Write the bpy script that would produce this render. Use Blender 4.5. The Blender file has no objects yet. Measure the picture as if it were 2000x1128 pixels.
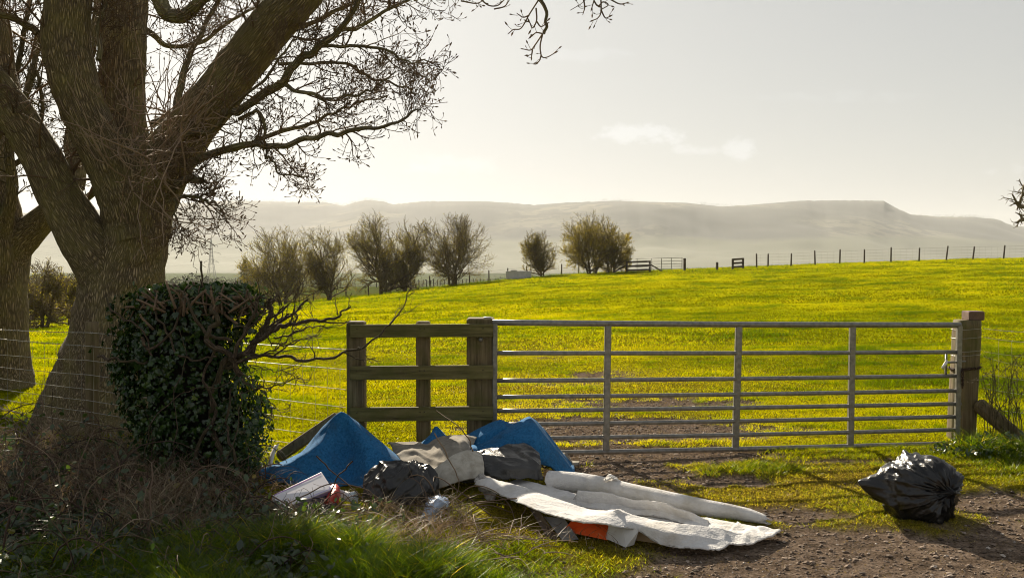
EXPOSURE = 1.15
SKY = 0.078
HAZE = 0.000092
import bpy, math, random
import numpy as np
from mathutils import Vector
rng = np.random.default_rng(11)
random.seed(11)
SC = bpy.context.scene
COL = SC.collection
F = 1944.0                      # focal length in photo pixels (2000 wide)
EYE = np.array([0.0, 0.0, 1.85])
PITCH = math.atan(64 / F)
SUN_AZ, SUN_EL = math.radians(-20), math.radians(27.5)

# ------------------------------------------------------------------ helpers
def A(*a): return np.array(a, dtype=float)

def ray(px, py):
    cx, cy = (px - 1000) / F, (564 - py) / F
    cp, sp = math.cos(PITCH), math.sin(PITCH)
    return np.array([cx, cp + cy * sp, -sp + cy * cp])

def P(px, py, d):               # the point seen at (px, py) standing d metres ahead
    r = ray(px, py)
    return EYE + r * (d / r[1])

def PZ(px, py, z):              # the point seen at (px, py) at height z
    r = ray(px, py)
    return EYE + r * ((z - EYE[2]) / r[2])

def norm(v): return v / np.maximum(np.linalg.norm(v, axis=-1, keepdims=True), 1e-9)

def hash2(ix, iy, s):
    n = (ix.astype(np.int64) * 374761393 + iy.astype(np.int64) * 668265263 + s * 144665) & 0x7fffffff
    n = ((n ^ (n >> 13)) * 1274126177) & 0x7fffffff
    return ((n ^ (n >> 16)) & 0xffff) / 65535.0

def vnoise(x, y, s=0):
    x = np.asarray(x, float); y = np.asarray(y, float)
    ix, iy = np.floor(x), np.floor(y)
    fx, fy = x - ix, y - iy
    fx = fx * fx * (3 - 2 * fx); fy = fy * fy * (3 - 2 * fy)
    a = hash2(ix, iy, s); b = hash2(ix + 1, iy, s); c = hash2(ix, iy + 1, s); d = hash2(ix + 1, iy + 1, s)
    return (a * (1 - fx) + b * fx) * (1 - fy) + (c * (1 - fx) + d * fx) * fy

def fbm(x, y, s=0, o=4):
    t, amp, tot = 0, 1.0, 0
    for k in range(o):
        t = t + amp * vnoise(x * 2 ** k + 17.3 * k, y * 2 ** k - 9.1 * k, s + k); tot += amp; amp *= 0.5
    return t / tot

def noise3(p, s=0, o=3):        # cheap 3-D noise for displacing meshes
    return (fbm(p[:, 0] + p[:, 2] * .71, p[:, 1] - p[:, 2] * .37, s, o) + fbm(p[:, 1] * .83 + 5, p[:, 2] * 1.1 - p[:, 0] * .29, s + 9, o)) / 2

def sstep(a, b, x):
    t = np.clip((x - a) / (b - a), 0, 1)
    return t * t * (3 - 2 * t)

class MB:
    """collects shapes that become ONE mesh object"""
    def __init__(s): s.V, s.T, s.Q, s.n, s.at, s.mi = [], [], [], 0, {}, []
    def add(s, V, T=None, Q=None, **at):
        V = np.asarray(V, float).reshape(-1, 3)
        if T is not None and len(T): s.T.append(np.asarray(T, np.int64).reshape(-1, 3) + s.n)
        if Q is not None and len(Q): s.Q.append(np.asarray(Q, np.int64).reshape(-1, 4) + s.n)
        s.V.append(V)
        for k in set(list(at) + list(s.at)):
            if k not in s.at: s.at[k] = [np.zeros((s.n,) + np.asarray(at[k]).shape[1:])] if s.n else []
            if k in at: s.at[k].append(np.broadcast_to(at[k], (len(V),) + np.asarray(at[k]).shape[1:]))
            else: s.at[k].append(np.zeros((len(V),) + s.at[k][0].shape[1:]))
        s.n += len(V)
        return s
    def tube(s, pts, r, S=8, cap=False, **kw):
        pts = np.asarray(pts, float)[None]
        r = np.broadcast_to(np.asarray(r, float), pts.shape[:2]) if np.ndim(r) < 2 else r
        V, Q, T, bk = tubes(pts, r, S, cap)
        kw.setdefault('bk', bk)
        return s.add(V, T, Q, **kw)
    def tubes(s, Pn, R, S=3, **kw):
        V, Q, T, bk = tubes(Pn, R, S, False)
        kw.setdefault('bk', bk)
        return s.add(V, T, Q, **kw)
    def box(s, c, hx, hy, hz, X=(1, 0, 0), Y=(0, 1, 0), Z=(0, 0, 1), bev=0.0):
        c = np.asarray(c, float); X, Y, Z = (np.asarray(a, float) for a in (X, Y, Z))
        if bev <= 0:
            co = np.array([[a, b, d] for d in (-1, 1) for b in (-1, 1) for a in (-1, 1)], float) * (hx, hy, hz)
            q = [(0, 2, 3, 1), (4, 5, 7, 6), (0, 1, 5, 4), (2, 6, 7, 3), (0, 4, 6, 2), (1, 3, 7, 5)]
            return s.add(c + co[:, :1] * X + co[:, 1:2] * Y + co[:, 2:] * Z, None, q)
        b = bev                 # chamfered: octagon profile along Z with chamfered ends
        ring = [(-hx + b, -hy), (hx - b, -hy), (hx, -hy + b), (hx, hy - b), (hx - b, hy), (-hx + b, hy), (-hx, hy - b), (-hx, -hy + b)]
        rows = []
        for z, k in ((-hz, b), (-hz + b, 0), (hz - b, 0), (hz, b)):
            rows.append([(x * (1 - k / hx), y * (1 - k / hy), z) for x, y in ring])
        co = np.array(rows).reshape(-1, 3)
        q = [(r * 8 + k, r * 8 + (k + 1) % 8, r * 8 + 8 + (k + 1) % 8, r * 8 + 8 + k) for r in range(3) for k in range(8)]
        V = np.vstack([co, [(0, 0, -hz), (0, 0, hz)]])
        t = [(32, (k + 1) % 8, k) for k in range(8)] + [(33, 24 + k, 24 + (k + 1) % 8) for k in range(8)]
        return s.add(c + V[:, :1] * X + V[:, 1:2] * Y + V[:, 2:] * Z, t, q)
    def bar(s, a, b, w, h, up=(0, 0, 1), bev=0.0):       # plank from a to b, w across, h along up
        a, b = np.asarray(a, float), np.asarray(b, float)
        Z = norm(b - a); X = norm(np.cross(np.asarray(up, float), Z)); Y = np.cross(Z, X)
        return s.box((a + b) / 2, w / 2, h / 2, np.linalg.norm(b - a) / 2, X, Y, Z, bev)
    def grid(s, G, **at):       # G (r, c, 3)
        r, c = G.shape[:2]
        i = np.arange(r * c).reshape(r, c)
        q = np.stack([i[:-1, :-1], i[:-1, 1:], i[1:, 1:], i[1:, :-1]], -1).reshape(-1, 4)
        return s.add(G.reshape(-1, 3), None, q, **at)
    def build(s, name, m, parent=None, smooth=True, origin=None):
        V = np.concatenate(s.V) if s.V else np.zeros((0, 3))
        me = bpy.data.meshes.new(name)
        T = np.concatenate(s.T) if s.T else np.zeros((0, 3), np.int64)
        Q = np.concatenate(s.Q) if s.Q else np.zeros((0, 4), np.int64)
        if parent is not None and origin is None: origin = parent.location
        if origin is not None: V = V - np.array(origin)[None]
        me.vertices.add(len(V)); me.vertices.foreach_set('co', V.astype(np.float32).ravel())
        li = np.concatenate([T.ravel(), Q.ravel()]).astype(np.int32)
        me.loops.add(len(li)); me.loops.foreach_set('vertex_index', li)
        me.polygons.add(len(T) + len(Q))
        st = np.concatenate([np.arange(len(T)) * 3, len(T) * 3 + np.arange(len(Q)) * 4]).astype(np.int32)
        me.polygons.foreach_set('loop_start', st)
        me.polygons.foreach_set('use_smooth', np.full(len(st), smooth))
        for k, parts in s.at.items():
            a = np.concatenate(parts).astype(np.float32)
            if a.ndim == 1:
                me.attributes.new(k, 'FLOAT', 'POINT').data.foreach_set('value', a)
            else:
                me.attributes.new(k, 'FLOAT_VECTOR', 'POINT').data.foreach_set('vector', a.ravel())
        me.update(calc_edges=True)
        me.validate()
        if m is not None: me.materials.append(m)
        o = bpy.data.objects.new(name, me); COL.objects.link(o)
        if parent is not None: o.parent = parent
        elif origin is not None: o.location = origin
        return o

def tubes(Pn, R, S, cap=False):
    Pn = np.asarray(Pn, float); N, K = Pn.shape[:2]
    T = norm(np.gradient(Pn, axis=1))
    mean = norm(Pn[:, -1] - Pn[:, 0])
    ax = np.argmin(np.abs(mean), axis=1)
    ref = np.eye(3)[ax][:, None, :]
    n1 = norm(np.cross(T, ref)); n2 = np.cross(T, n1)
    a = np.arange(S) * 2 * math.pi / S
    ca, sa = np.cos(a)[None, None, :, None], np.sin(a)[None, None, :, None]
    Rr = np.asarray(R)[:, :, None, None]
    V = Pn[:, :, None, :] + Rr * (ca * n1[:, :, None, :] + sa * n2[:, :, None, :])
    seg = np.concatenate([np.zeros((N, 1)), np.cumsum(np.linalg.norm(np.diff(Pn, axis=1), axis=-1), axis=1)], axis=1)
    rm = np.mean(R, axis=1)[:, None, None]
    bk = np.stack([np.broadcast_to(np.cos(a)[None, None] * rm, (N, K, S)), np.broadcast_to(np.sin(a)[None, None] * rm, (N, K, S)),
                   np.broadcast_to(seg[:, :, None] + (np.arange(N) * 3.7)[:, None, None], (N, K, S))], -1).reshape(-1, 3)
    i = np.arange(N * K * S).reshape(N, K, S)
    j = np.roll(i, -1, axis=2)
    Q = np.stack([i[:, :-1], j[:, :-1], j[:, 1:], i[:, 1:]], -1).reshape(-1, 4)
    V = V.reshape(-1, 3); Tt = None
    if cap:
        c0 = N * K * S
        V = np.vstack([V, Pn[:, 0], Pn[:, -1]])
        bk = np.vstack([bk, np.zeros((2 * N, 3))])
        Tt = []
        for n in range(N):
            for k in range(S):
                Tt.append((c0 + n, i[n, 0, (k + 1) % S], i[n, 0, k])); Tt.append((c0 + N + n, i[n, -1, k], i[n, -1, (k + 1) % S]))
    return V, Q, Tt, bk

def crom(pts, n):               # Catmull-Rom through points, n samples per span; works on (k, m)
    p = np.asarray(pts, float)
    q = np.vstack([2 * p[0] - p[1], p, 2 * p[-1] - p[-2]])
    out = []
    for i in range(len(p) - 1):
        a, b, c, d = q[i:i + 4]
        t = (np.arange(n) / n)[:, None]
        out.append(0.5 * (2 * b + (c - a) * t + (2 * a - 5 * b + 4 * c - d) * t ** 2 + (3 * b - a - 3 * c + d) * t ** 3))
    out.append(p[-1:])
    return np.vstack(out)

def lin_surf(ctrl, n):
    c = np.asarray(ctrl, float)
    def li(p):
        t = np.linspace(0, len(p) - 1, (len(p) - 1) * n + 1); i = np.minimum(t.astype(int), len(p) - 2); f = (t - i)[:, None]
        return p[i] * (1 - f) + p[i + 1] * f
    g = np.stack([li(row) for row in c])
    return np.stack([li(g[:, k]) for k in range(g.shape[1])], axis=1)

def surf(ctrl, n):              # dense grid through a control grid (r, c, 3)
    c = np.asarray(ctrl, float)
    g = np.stack([crom(row, n) for row in c])
    return np.stack([crom(g[:, k], n) for k in range(g.shape[1])], axis=1)

def grow(PP, RR, per, t0, t1, L, Rf, K, ang, wander, up, taper=0.35, curl=0.0, rmin=0.0, bias=None):
    """side shoots: `per` children on each parent polyline, lengths in the range L"""
    N, Kp = PP.shape[:2]
    n = N * per
    pi = np.repeat(np.arange(N), per)
    t = (t0 + (t1 - t0) * (np.tile(np.arange(per), N) + rng.random(n)) / per) * (Kp - 1)
    k = np.minimum(t.astype(int), Kp - 2); f = (t - k)[:, None]
    base = PP[pi, k] * (1 - f) + PP[pi, k + 1] * f
    r0 = (RR[pi, k] * (1 - f[:, 0]) + RR[pi, k + 1] * f[:, 0])
    tan = norm(PP[pi, k + 1] - PP[pi, k])
    rnd = rng.normal(size=(n, 3)); side = norm(rnd - tan * np.sum(rnd * tan, -1, keepdims=True))
    a = np.radians(ang[0] + (ang[1] - ang[0]) * rng.random(n))[:, None]
    d = norm(tan * np.cos(a) + side * np.sin(a))
    ln = (L[0] + (L[1] - L[0]) * rng.random(n) ** 1.3)
    ln = ln * (1.1 - 0.5 * t / (Kp - 1))
    r0 = np.maximum(np.minimum(r0 * Rf, r0 * 0.95), rmin)
    pts = [base]; bend = rng.normal(size=(n, 3)) * wander
    for j in range(K - 1):
        bend = bend * 0.5 + rng.normal(size=(n, 3)) * wander
        d = d + bend; d[:, 2] += up + curl * j / (K - 1)
        if bias is not None: d = d + np.asarray(bias)
        d = norm(d)
        pts.append(pts[-1] + d * (ln / (K - 1))[:, None])
    Pn = np.stack(pts, 1)
    R = np.maximum(r0[:, None] * (1 - (1 - taper) * np.linspace(0, 1, K))[None], rmin)
    return Pn, R

# ------------------------------------------------------------------ object helpers
def tag(o, label=None, cat=None, group=None, kind=None):
    if label: o['label'] = label
    if cat: o['category'] = cat
    if group: o['group'] = group
    if kind: o['kind'] = kind
    return o

def thing(name, loc, label, cat, group=None):
    o = bpy.data.objects.new(name, None); COL.objects.link(o)
    o.location = [float(v) for v in loc]; o.empty_display_size = 0.2
    return tag(o, label, cat, group)

# ------------------------------------------------------------------ materials
class NT:
    def __init__(s, m): s.t = m.node_tree; s.n = s.t.nodes; s.l = s.t.links
    def new(s, kind, **kw):
        n = s.n.new(kind)
        for k, v in kw.items():
            if k.startswith('i_'):
                key = k[2:].replace('_', ' ')
                n.inputs[key].default_value = v
            else: setattr(n, k, v)
        return n
    def lk(s, a, b): s.l.new(a, b)
    def noise(s, scale, detail=4, vec=None, rough=0.55, dist=0.0):
        n = s.new('ShaderNodeTexNoise'); n.inputs['Scale'].default_value = scale; n.inputs['Detail'].default_value = detail
        n.inputs['Roughness'].default_value = rough; n.inputs['Distortion'].default_value = dist
        if vec is not None: s.lk(vec, n.inputs['Vector'])
        return n.outputs['Fac']
    def ramp(s, fac, stops):
        r = s.new('ShaderNodeValToRGB'); e = r.color_ramp.elements
        while len(e) < len(stops): e.new(0.5)
        for k, (p, c) in enumerate(stops):
            e[k].position = p; e[k].color = (*c, 1) if len(c) == 3 else c
        s.lk(fac, r.inputs[0]); return r.outputs[0]
    def mix(s, fac, a, b, mode='MIX'):
        m = s.new('ShaderNodeMix', data_type='RGBA', blend_type=mode)
        for sock, v in ((m.inputs[0], fac), (m.inputs[6], a), (m.inputs[7], b)):
            if hasattr(v, 'node'): s.lk(v, sock)
            elif isinstance(v, (int, float)): sock.default_value = v
            else: sock.default_value = (*v, 1)
        return m.outputs[2]
    def math(s, op, a, b=0.0, clamp=False):
        m = s.new('ShaderNodeMath', operation=op, use_clamp=clamp)
        for sock, v in ((m.inputs[0], a), (m.inputs[1], b)):
            if hasattr(v, 'node'): s.lk(v, sock)
            else: sock.default_value = v
        return m.outputs[0]
    def attr(s, name): return s.new('ShaderNodeAttribute', attribute_name=name)
    def mapv(s, vec, scale):
        m = s.new('ShaderNodeMapping'); m.inputs['Scale'].default_value = scale; s.lk(vec, m.inputs[0]); return m.outputs[0]
    def bump(s, h, strength, dist):
        b = s.new('ShaderNodeBump'); b.inputs['Strength'].default_value = strength; b.inputs['Distance'].default_value = dist
        s.lk(h, b.inputs['Height']); return b.outputs[0]
    def coord(s, which='Object'): return s.new('ShaderNodeTexCoord').outputs[which]

def new_mat(name):
    m = bpy.data.materials.new(name); m.use_nodes = True; m.node_tree.nodes.clear()
    nt = NT(m); out = nt.new('ShaderNodeOutputMaterial')
    return m, nt, out.inputs['Surface']

def pbr(name, cols, scale=8.0, rough=0.8, metal=0.0, bump=0.0, bscale=60.0, bdist=0.01, spec=0.5, vec=None, stretch=None, detail=5, trans=0.0, rvar=0.0):
    """noise-mottled Principled surface; cols: list of colours for the ramp"""
    m, nt, out = new_mat(name)
    b = nt.new('ShaderNodeBsdfPrincipled')
    v = nt.attr(vec).outputs['Vector'] if vec else nt.coord('Object')
    if stretch: v = nt.mapv(v, stretch)
    n = len(cols)
    c = nt.ramp(nt.noise(scale, detail, v), [(0.3 + 0.4 * k / max(n - 1, 1), cols[k]) for k in range(n)])
    nt.lk(c, b.inputs['Base Color'])
    b.inputs['Roughness'].default_value = rough; b.inputs['Metallic'].default_value = metal
    b.inputs['Specular IOR Level'].default_value = spec
    if rvar:
        nt.lk(nt.math('ADD', nt.math('MULTIPLY', nt.noise(scale * 2.3, 4, v), rvar), rough - rvar / 2), b.inputs['Roughness'])
    if bump: nt.lk(nt.bump(nt.noise(bscale, 5, v), bump, bdist), b.inputs['Normal'])
    if trans > 0:
        tr = nt.new('ShaderNodeBsdfTranslucent'); nt.lk(c, tr.inputs[0])
        mx = nt.new('ShaderNodeMixShader'); mx.inputs[0].default_value = trans
        nt.lk(b.outputs[0], mx.inputs[1]); nt.lk(tr.outputs[0], mx.inputs[2]); nt.lk(mx.outputs[0], out)
    else: nt.lk(b.outputs[0], out)
    return m

def leafy(name, stops, tmul=(1.6, 1.5, 0.9), trans=0.5, gloss=0.08, grough=0.35):
    """blade / leaf material: colour by the per-leaf attribute tint; light passes through"""
    m, nt, out = new_mat(name)
    c = nt.ramp(nt.attr('tint').outputs['Fac'], stops)
    d = nt.new('ShaderNodeBsdfDiffuse'); nt.lk(c, d.inputs[0])
    t = nt.new('ShaderNodeBsdfTranslucent'); nt.lk(nt.mix(1.0, c, tmul, 'MULTIPLY'), t.inputs[0])
    g = nt.new('ShaderNodeBsdfGlossy'); g.inputs['Roughness'].default_value = grough; g.inputs[0].default_value = (.9, .9, .9, 1)
    x = nt.new('ShaderNodeMixShader'); x.inputs[0].default_value = trans
    nt.lk(d.outputs[0], x.inputs[1]); nt.lk(t.outputs[0], x.inputs[2])
    y = nt.new('ShaderNodeMixShader'); y.inputs[0].default_value = gloss
    nt.lk(x.outputs[0], y.inputs[1]); nt.lk(g.outputs[0], y.inputs[2]); nt.lk(y.outputs[0], out)
    return m

def bark_mat(name, dark, mid, moss, scale=1.0, bump=1.0):
    m, nt, out = new_mat(name)
    b = nt.new('ShaderNodeBsdfPrincipled'); b.inputs['Roughness'].default_value = 0.9; b.inputs['Specular IOR Level'].default_value = 0.25
    v = nt.attr('bk').outputs['Vector']
    v1 = nt.mapv(v, (1, 1, 0.13))
    wob = nt.new('ShaderNodeTexNoise'); wob.inputs['Scale'].default_value = 9 * scale; wob.inputs['Detail'].default_value = 4; nt.lk(v1, wob.inputs['Vector'])
    ad = nt.new('ShaderNodeVectorMath', operation='MULTIPLY_ADD'); nt.lk(wob.outputs['Color'], ad.inputs[0]); ad.inputs[1].default_value = (.085, .085, .085); nt.lk(v1, ad.inputs[2])
    vo = nt.new('ShaderNodeTexVoronoi', feature='DISTANCE_TO_EDGE'); vo.inputs['Scale'].default_value = 50 * scale; nt.lk(ad.outputs[0], vo.inputs['Vector'])
    fine = nt.noise(70 * scale, 5, v1, .65)
    rid = nt.math('ADD', nt.math('MULTIPLY', vo.outputs['Distance'], 3.4, True), nt.math('MULTIPLY', nt.math('SUBTRACT', fine, .5), .7), True)
    big = nt.noise(3.5, 4, nt.coord('Object'))
    c = nt.mix(rid, dark, mid)
    c = nt.mix(nt.math('MULTIPLY', nt.ramp(big, [(0.42, (0, 0, 0)), (0.66, (1, 1, 1))]), 0.65), c, moss)
    nt.lk(c, b.inputs['Base Color'])
    nt.lk(nt.bump(rid, bump, 0.03), b.inputs['Normal'])
    nt.lk(b.outputs[0], out)
    return m
# ------------------------------------------------------------------ camera, sun, sky
cam = bpy.data.cameras.new('camera'); cam.sensor_width = 36; cam.lens = F / 2000 * 36
cam.clip_start = 0.1; cam.clip_end = 20000
co = bpy.data.objects.new('camera', cam); COL.objects.link(co)
co.location = EYE; co.rotation_euler = (math.pi / 2 - PITCH, 0, 0)
SC.camera = co
SUN = A(math.sin(SUN_AZ) * math.cos(SUN_EL), math.cos(SUN_AZ) * math.cos(SUN_EL), math.sin(SUN_EL))
sl = bpy.data.lights.new('sun', 'SUN'); sl.energy = 4.9; sl.angle = math.radians(0.6); sl.color = (1.0, 0.88, 0.70)
so = bpy.data.objects.new('sun', sl); COL.objects.link(so)
so.rotation_euler = Vector(SUN).to_track_quat('Z', 'Y').to_euler(); so.location = (0, 0, 30)
vs = SC.view_settings; vs.view_transform = 'Standard'; vs.look = 'None'; vs.gamma = 1; vs.exposure = EXPOSURE
SC.cycles.use_denoising = True; SC.cycles.filter_width = 1.05
SC.cycles.volume_bounces = 1; SC.cycles.max_bounces = 8; SC.cycles.transparent_max_bounces = 8
SC.cycles.diffuse_bounces = 3; SC.cycles.glossy_bounces = 2; SC.cycles.transmission_bounces = 4
SC.cycles.sample_clamp_indirect = 8

w = bpy.data.worlds.new('World'); SC.world = w; w.use_nodes = True
wn = w.node_tree; wn.nodes.clear()
class _W: node_tree = wn
nt = NT(_W)
sky = nt.new('ShaderNodeTexSky', sky_type='NISHITA'); sky.sun_disc = False
sky.sun_elevation = SUN_EL; sky.sun_rotation = SUN_AZ
sky.air_density = 1.0; sky.dust_density = 2.0; sky.ozone_density = 1.0
# thin high cloud veils the blue: pull the sky towards grey-white
gray = nt.new('ShaderNodeRGBToBW'); nt.lk(sky.outputs[0], gray.inputs[0])
lum = nt.math('MULTIPLY', nt.math('POWER', gray.outputs[0], .36), 1.70)
hue = nt.mix(1.0, sky.outputs[0], nt.math('DIVIDE', lum, nt.math('MAXIMUM', gray.outputs[0], .01)), 'MULTIPLY')
veil = nt.mix(1.0, lum, (1.0, 1.0, .97), 'MULTIPLY')
base = nt.mix(0.85, hue, veil)
# small cumulus puffs low over the ridge, placed by bearing
sx = nt.new('ShaderNodeSeparateXYZ'); nt.lk(nt.coord('Generated'), sx.inputs[0])
u = nt.math('DIVIDE', sx.outputs[0], nt.math('MAXIMUM', sx.outputs[1], 0.05))
v = nt.math('DIVIDE', sx.outputs[2], nt.math('MAXIMUM', sx.outputs[1], 0.05))
cb = nt.new('ShaderNodeCombineXYZ'); nt.lk(u, cb.inputs[0]); nt.lk(nt.math('MULTIPLY', v, 1.8), cb.inputs[1])
nz = nt.noise(34, 6, cb.outputs[0], 0.62)
mask = None
for (cx, cy, a, b, s) in [(1255, 262, 95, 26, 1), (1455, 290, 42, 30, 1), (1355, 293, 50, 14, .7), (1985, 328, 22, 14, .7), (1935, 335, 20, 10, .6), (880, 322, 150, 22, .35), (1130, 108, 120, 16, .3), (1640, 190, 200, 14, .2)]:
    r = ray(cx, cy); uu, vv = r[0] / r[1], r[2] / r[1]
    e = nt.math('ADD', nt.math('POWER', nt.math('DIVIDE', nt.math('SUBTRACT', u, uu), a / F), 2), nt.math('POWER', nt.math('DIVIDE', nt.math('SUBTRACT', v, vv), b / F), 2))
    k = nt.math('SUBTRACT', nt.math('ADD', nt.math('SUBTRACT', 1.0, e), nt.math("MULTIPLY", nz, 4.4)), 2.35)
    k = nt.math('MULTIPLY', nt.math('MULTIPLY', k, 1.2, True), s)
    k = nt.math('MULTIPLY', k, nt.math('SUBTRACT', 1.3, nt.math('MULTIPLY', e, 0.45), True))
    mask = k if mask is None else nt.math('MAXIMUM', mask, k)
cloud = nt.mix(1.0, base, (1.17, 1.18, 1.21), 'MULTIPLY')
fin = nt.mix(mask, base, cloud)
bg = nt.new('ShaderNodeBackground'); nt.lk(fin, bg.inputs[0]); bg.inputs[1].default_value = SKY
ow = nt.new('ShaderNodeOutputWorld'); nt.lk(bg.outputs[0], ow.inputs[0])

# ------------------------------------------------------------------ the lie of the land
ROWS = [(-60, [(0, -.1)]), (0, [(0, 0)]), (10, [(-14, -.25), (-5, -.03), (0, 0), (10, .05), (20, .2)]),
        (15, [(-20, -.5), (-8, -.2), (0, 0), (10, .12), (20, .25)]),
        (45, [(-40, -2.6), (-21, -1.45), (-8, -.7), (0, .0), (10, .35), (25, .95)]),
        (85, [(-60, -4.6), (-21, -2.55), (-13, -1.75), (0, .05), (13.6, .65), (38, 1.62), (60, 1.9)]),
        (100, [(-60, -4.9), (-21, -2.8), (-13, -2.1), (0, -.5), (13.6, .2), (38, .9), (60, 1.1)]),
        (150, [(-70, -4.6), (-11, -2.7), (15, -2.4), (40, -2.2), (120, -1)]),
        (250, [(-150, -8), (-62, -5.8), (0, -6.2), (100, -6)]),
        (500, [(0, -16)]), (1000, [(0, -28)]), (1700, [(0, -31)]), (6000, [(0, -34)])]
RY = np.array([r[0] for r in ROWS], float)
def rowz(r, x):
    xs = [a for a, b in r]; zs = [b for a, b in r]
    return np.interp(x, xs, zs)
def ground(x, y, bumps=True):
    x = np.asarray(x, float); y = np.asarray(y, float)
    wd = 1.5 + 0.05 * np.abs(y)
    Z = np.stack([sum(rowz(r[1], x + k * wd) * wt for k, wt in ((-1.5, 1), (-.75, 2), (0, 2), (.75, 2), (1.5, 1))) / 8 for r in ROWS])
    h = np.diff(RY)[:, None]; d = np.diff(Z.reshape(len(ROWS), -1), axis=0) / h
    m = np.zeros((len(ROWS), x.size))
    same = d[:-1] * d[1:] > 0
    m[1:-1] = np.where(same, 2 * d[:-1] * d[1:] / np.where(same, d[:-1] + d[1:], 1), 0)
    yy = y.ravel(); i = np.clip(np.searchsorted(RY, yy) - 1, 0, len(RY) - 2); c = np.arange(x.size)
    hh = h[i, 0]; t = (yy - RY[i]) / hh; Zf = Z.reshape(len(ROWS), -1)
    z = (Zf[i, c] * (1 + 2 * t) * (1 - t) ** 2 + m[i, c] * hh * t * (1 - t) ** 2 + Zf[i + 1, c] * t * t * (3 - 2 * t) + m[i + 1, c] * hh * t * t * (t - 1)).reshape(x.shape)
    if bumps:
        near = sstep(200, 90, y)
        far = sstep(10, 20, y)
        z = z + near * far * (0.12 * (fbm(x * .35, y * .35, 3) - .5) + 0.30 * (fbm(x * .07, y * .07, 5, 2) - .5) * sstep(15, 40, y) * sstep(95, 60, y))
        z = z + (1 - far) * 0.05 * (fbm(x * 1.3, y * 1.3, 8) - .5)
        z = z + sstep(13, 9, y) * .03 * (fbm(x * 6, y * 6, 21) - .5)
    return z
def gz(x, y): return float(ground(np.array([x]), np.array([y]))[0])
def onground(px, py, d0=None):      # where the sight line at (px, py) meets the ground
    r = ray(px, py); lo = None
    for d in np.concatenate([np.arange(4, 20, .1), np.arange(20, 300, .5)]):
        p = EYE + r * (d / r[1])
        if p[2] <= gz(p[0], p[1]): return A(p[0], p[1], gz(p[0], p[1]))
    return P(px, py, d0 or 90)

BLOBS = [(.95, 8.55, .8, .45, 1.0), (1.75, 8.15, .6, .25, .8), (1.2, 9.25, 1.5, .5, 1.1), (2.9, 8.9, .8, .22, .8), (1.2, 10.6, 1.9, .9, 1.05), (1.6, 12.4, 1.7, .9, .78), (1.2, 15, 1.9, 1.3, .5), (.6, 19, 2.2, 2.0, .34), (-.3, 24, 2.6, 3, .2),
         (2.4, 6.0, 1.5, .75, 1.15), (3.7, 7.3, .9, .55, 1.0), (1.9, 7.15, .9, .35, .75), (1.0, 7.9, .6, .5, .7), (3.9, 6.5, 1.2, .9, 1.0), (2.0, 4.3, 3.5, 1.5, 1.3), (2.8, 8.0, .8, .25, .35)]
def dirt_at(x, y):
    d = 0
    for cx, cy, rx, ry, s in BLOBS:
        e = ((x - cx) / rx) ** 2 + ((y - cy) / ry) ** 2
        d = np.maximum(d, s * np.exp(-e * .9))
    n = fbm(x * 1.7, y * 1.7, 31) * .6 + fbm(x * 5.5, y * 5.5, 37) * .4
    return sstep(.30, .62, d * .95 + (n - .5) * 1.15 * np.minimum(d * 2.2, 1))
def worn_at(x, y):              # short yellow moss and thin turf beside the wheel ruts
    d = np.exp(-(((x - 1.6) / 2.4) ** 2 + ((y - 8.2) / 2.6) ** 2) * .8)
    d = np.maximum(d, .8 * np.exp(-(((x - 1.0) / 2.8) ** 2 + ((y - 13) / 4.5) ** 2)))
    d = np.maximum(d, .55 * np.exp(-(((x + 0.5) / 5) ** 2 + ((y - 19) / 5) ** 2)))
    return np.clip(d * (0.45 + 1.1 * fbm(x * 1.1, y * 1.1, 41)), 0, 1)

def graded(parts):
    out = []
    for a, b, s in parts: out.append(np.arange(a, b, s))
    return np.concatenate(out)
gx = graded([(-9000, -1000, 800), (-1000, -200, 80), (-200, -60, 10), (-60, -14, 1.5), (-14, -6, .25), (-6, 6.5, .055), (6.5, 14, .25), (14, 70, 1.5), (70, 200, 10), (200, 1000, 80), (1000, 9001, 800)])
gy = graded([(-60, 0, 10), (0, 4, .5), (4, 9.6, .05), (9.6, 16, .1), (16, 30, .3), (30, 110, 1.0), (110, 300, 5), (300, 1000, 50), (1000, 6001, 400)])
XX, YY = np.meshgrid(gx, gy)
GZ = ground(XX, YY)
D = dirt_at(XX, YY); Wn = worn_at(XX, YY)
GZ = GZ - 0.035 * D * sstep(18, 12, YY)
gm, nt, out = new_mat('soil_and_turf')
b = nt.new('ShaderNodeBsdfDiffuse'); b.inputs['Roughness'].default_value = .6
ob = nt.coord('Object')
soil = nt.ramp(nt.noise(9, 6, ob, .65), [(.3, (.11, .08, .056)), (.5, (.255, .187, .134)), (.68, (.40, .305, .228))])
soil = nt.mix(nt.ramp(nt.noise(70, 4, ob), [(.52, (0, 0, 0)), (.68, (.7, .7, .7))]), soil, (.24, .2, .17))
turf = nt.ramp(nt.noise(2.2, 6, ob, .7), [(.3, (.09, .105, .002)), (.55, (.20, .19, .002)), (.75, (.28, .24, .004))])
worn = nt.ramp(nt.noise(14, 5, ob, .7), [(.3, (.08, .062, .014)), (.6, (.25, .18, .03)), (.8, (.35, .27, .06))])
tw = nt.mix(nt.attr('worn').outputs['Fac'], turf, worn)
fl = nt.ramp(nt.noise(.012, 3, ob), [(.4, (.12, .15, .035)), (.5, (.15, .17, .05)), (.6, (.09, .11, .035))])
tw = nt.mix(nt.attr('far').outputs['Fac'], tw, fl)
grit = nt.ramp(nt.noise(46, 6, ob, .75), [(.36, (.35, .33, .30)), (.5, (.95, .95, .95)), (.66, (1.5, 1.45, 1.4))])
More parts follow.
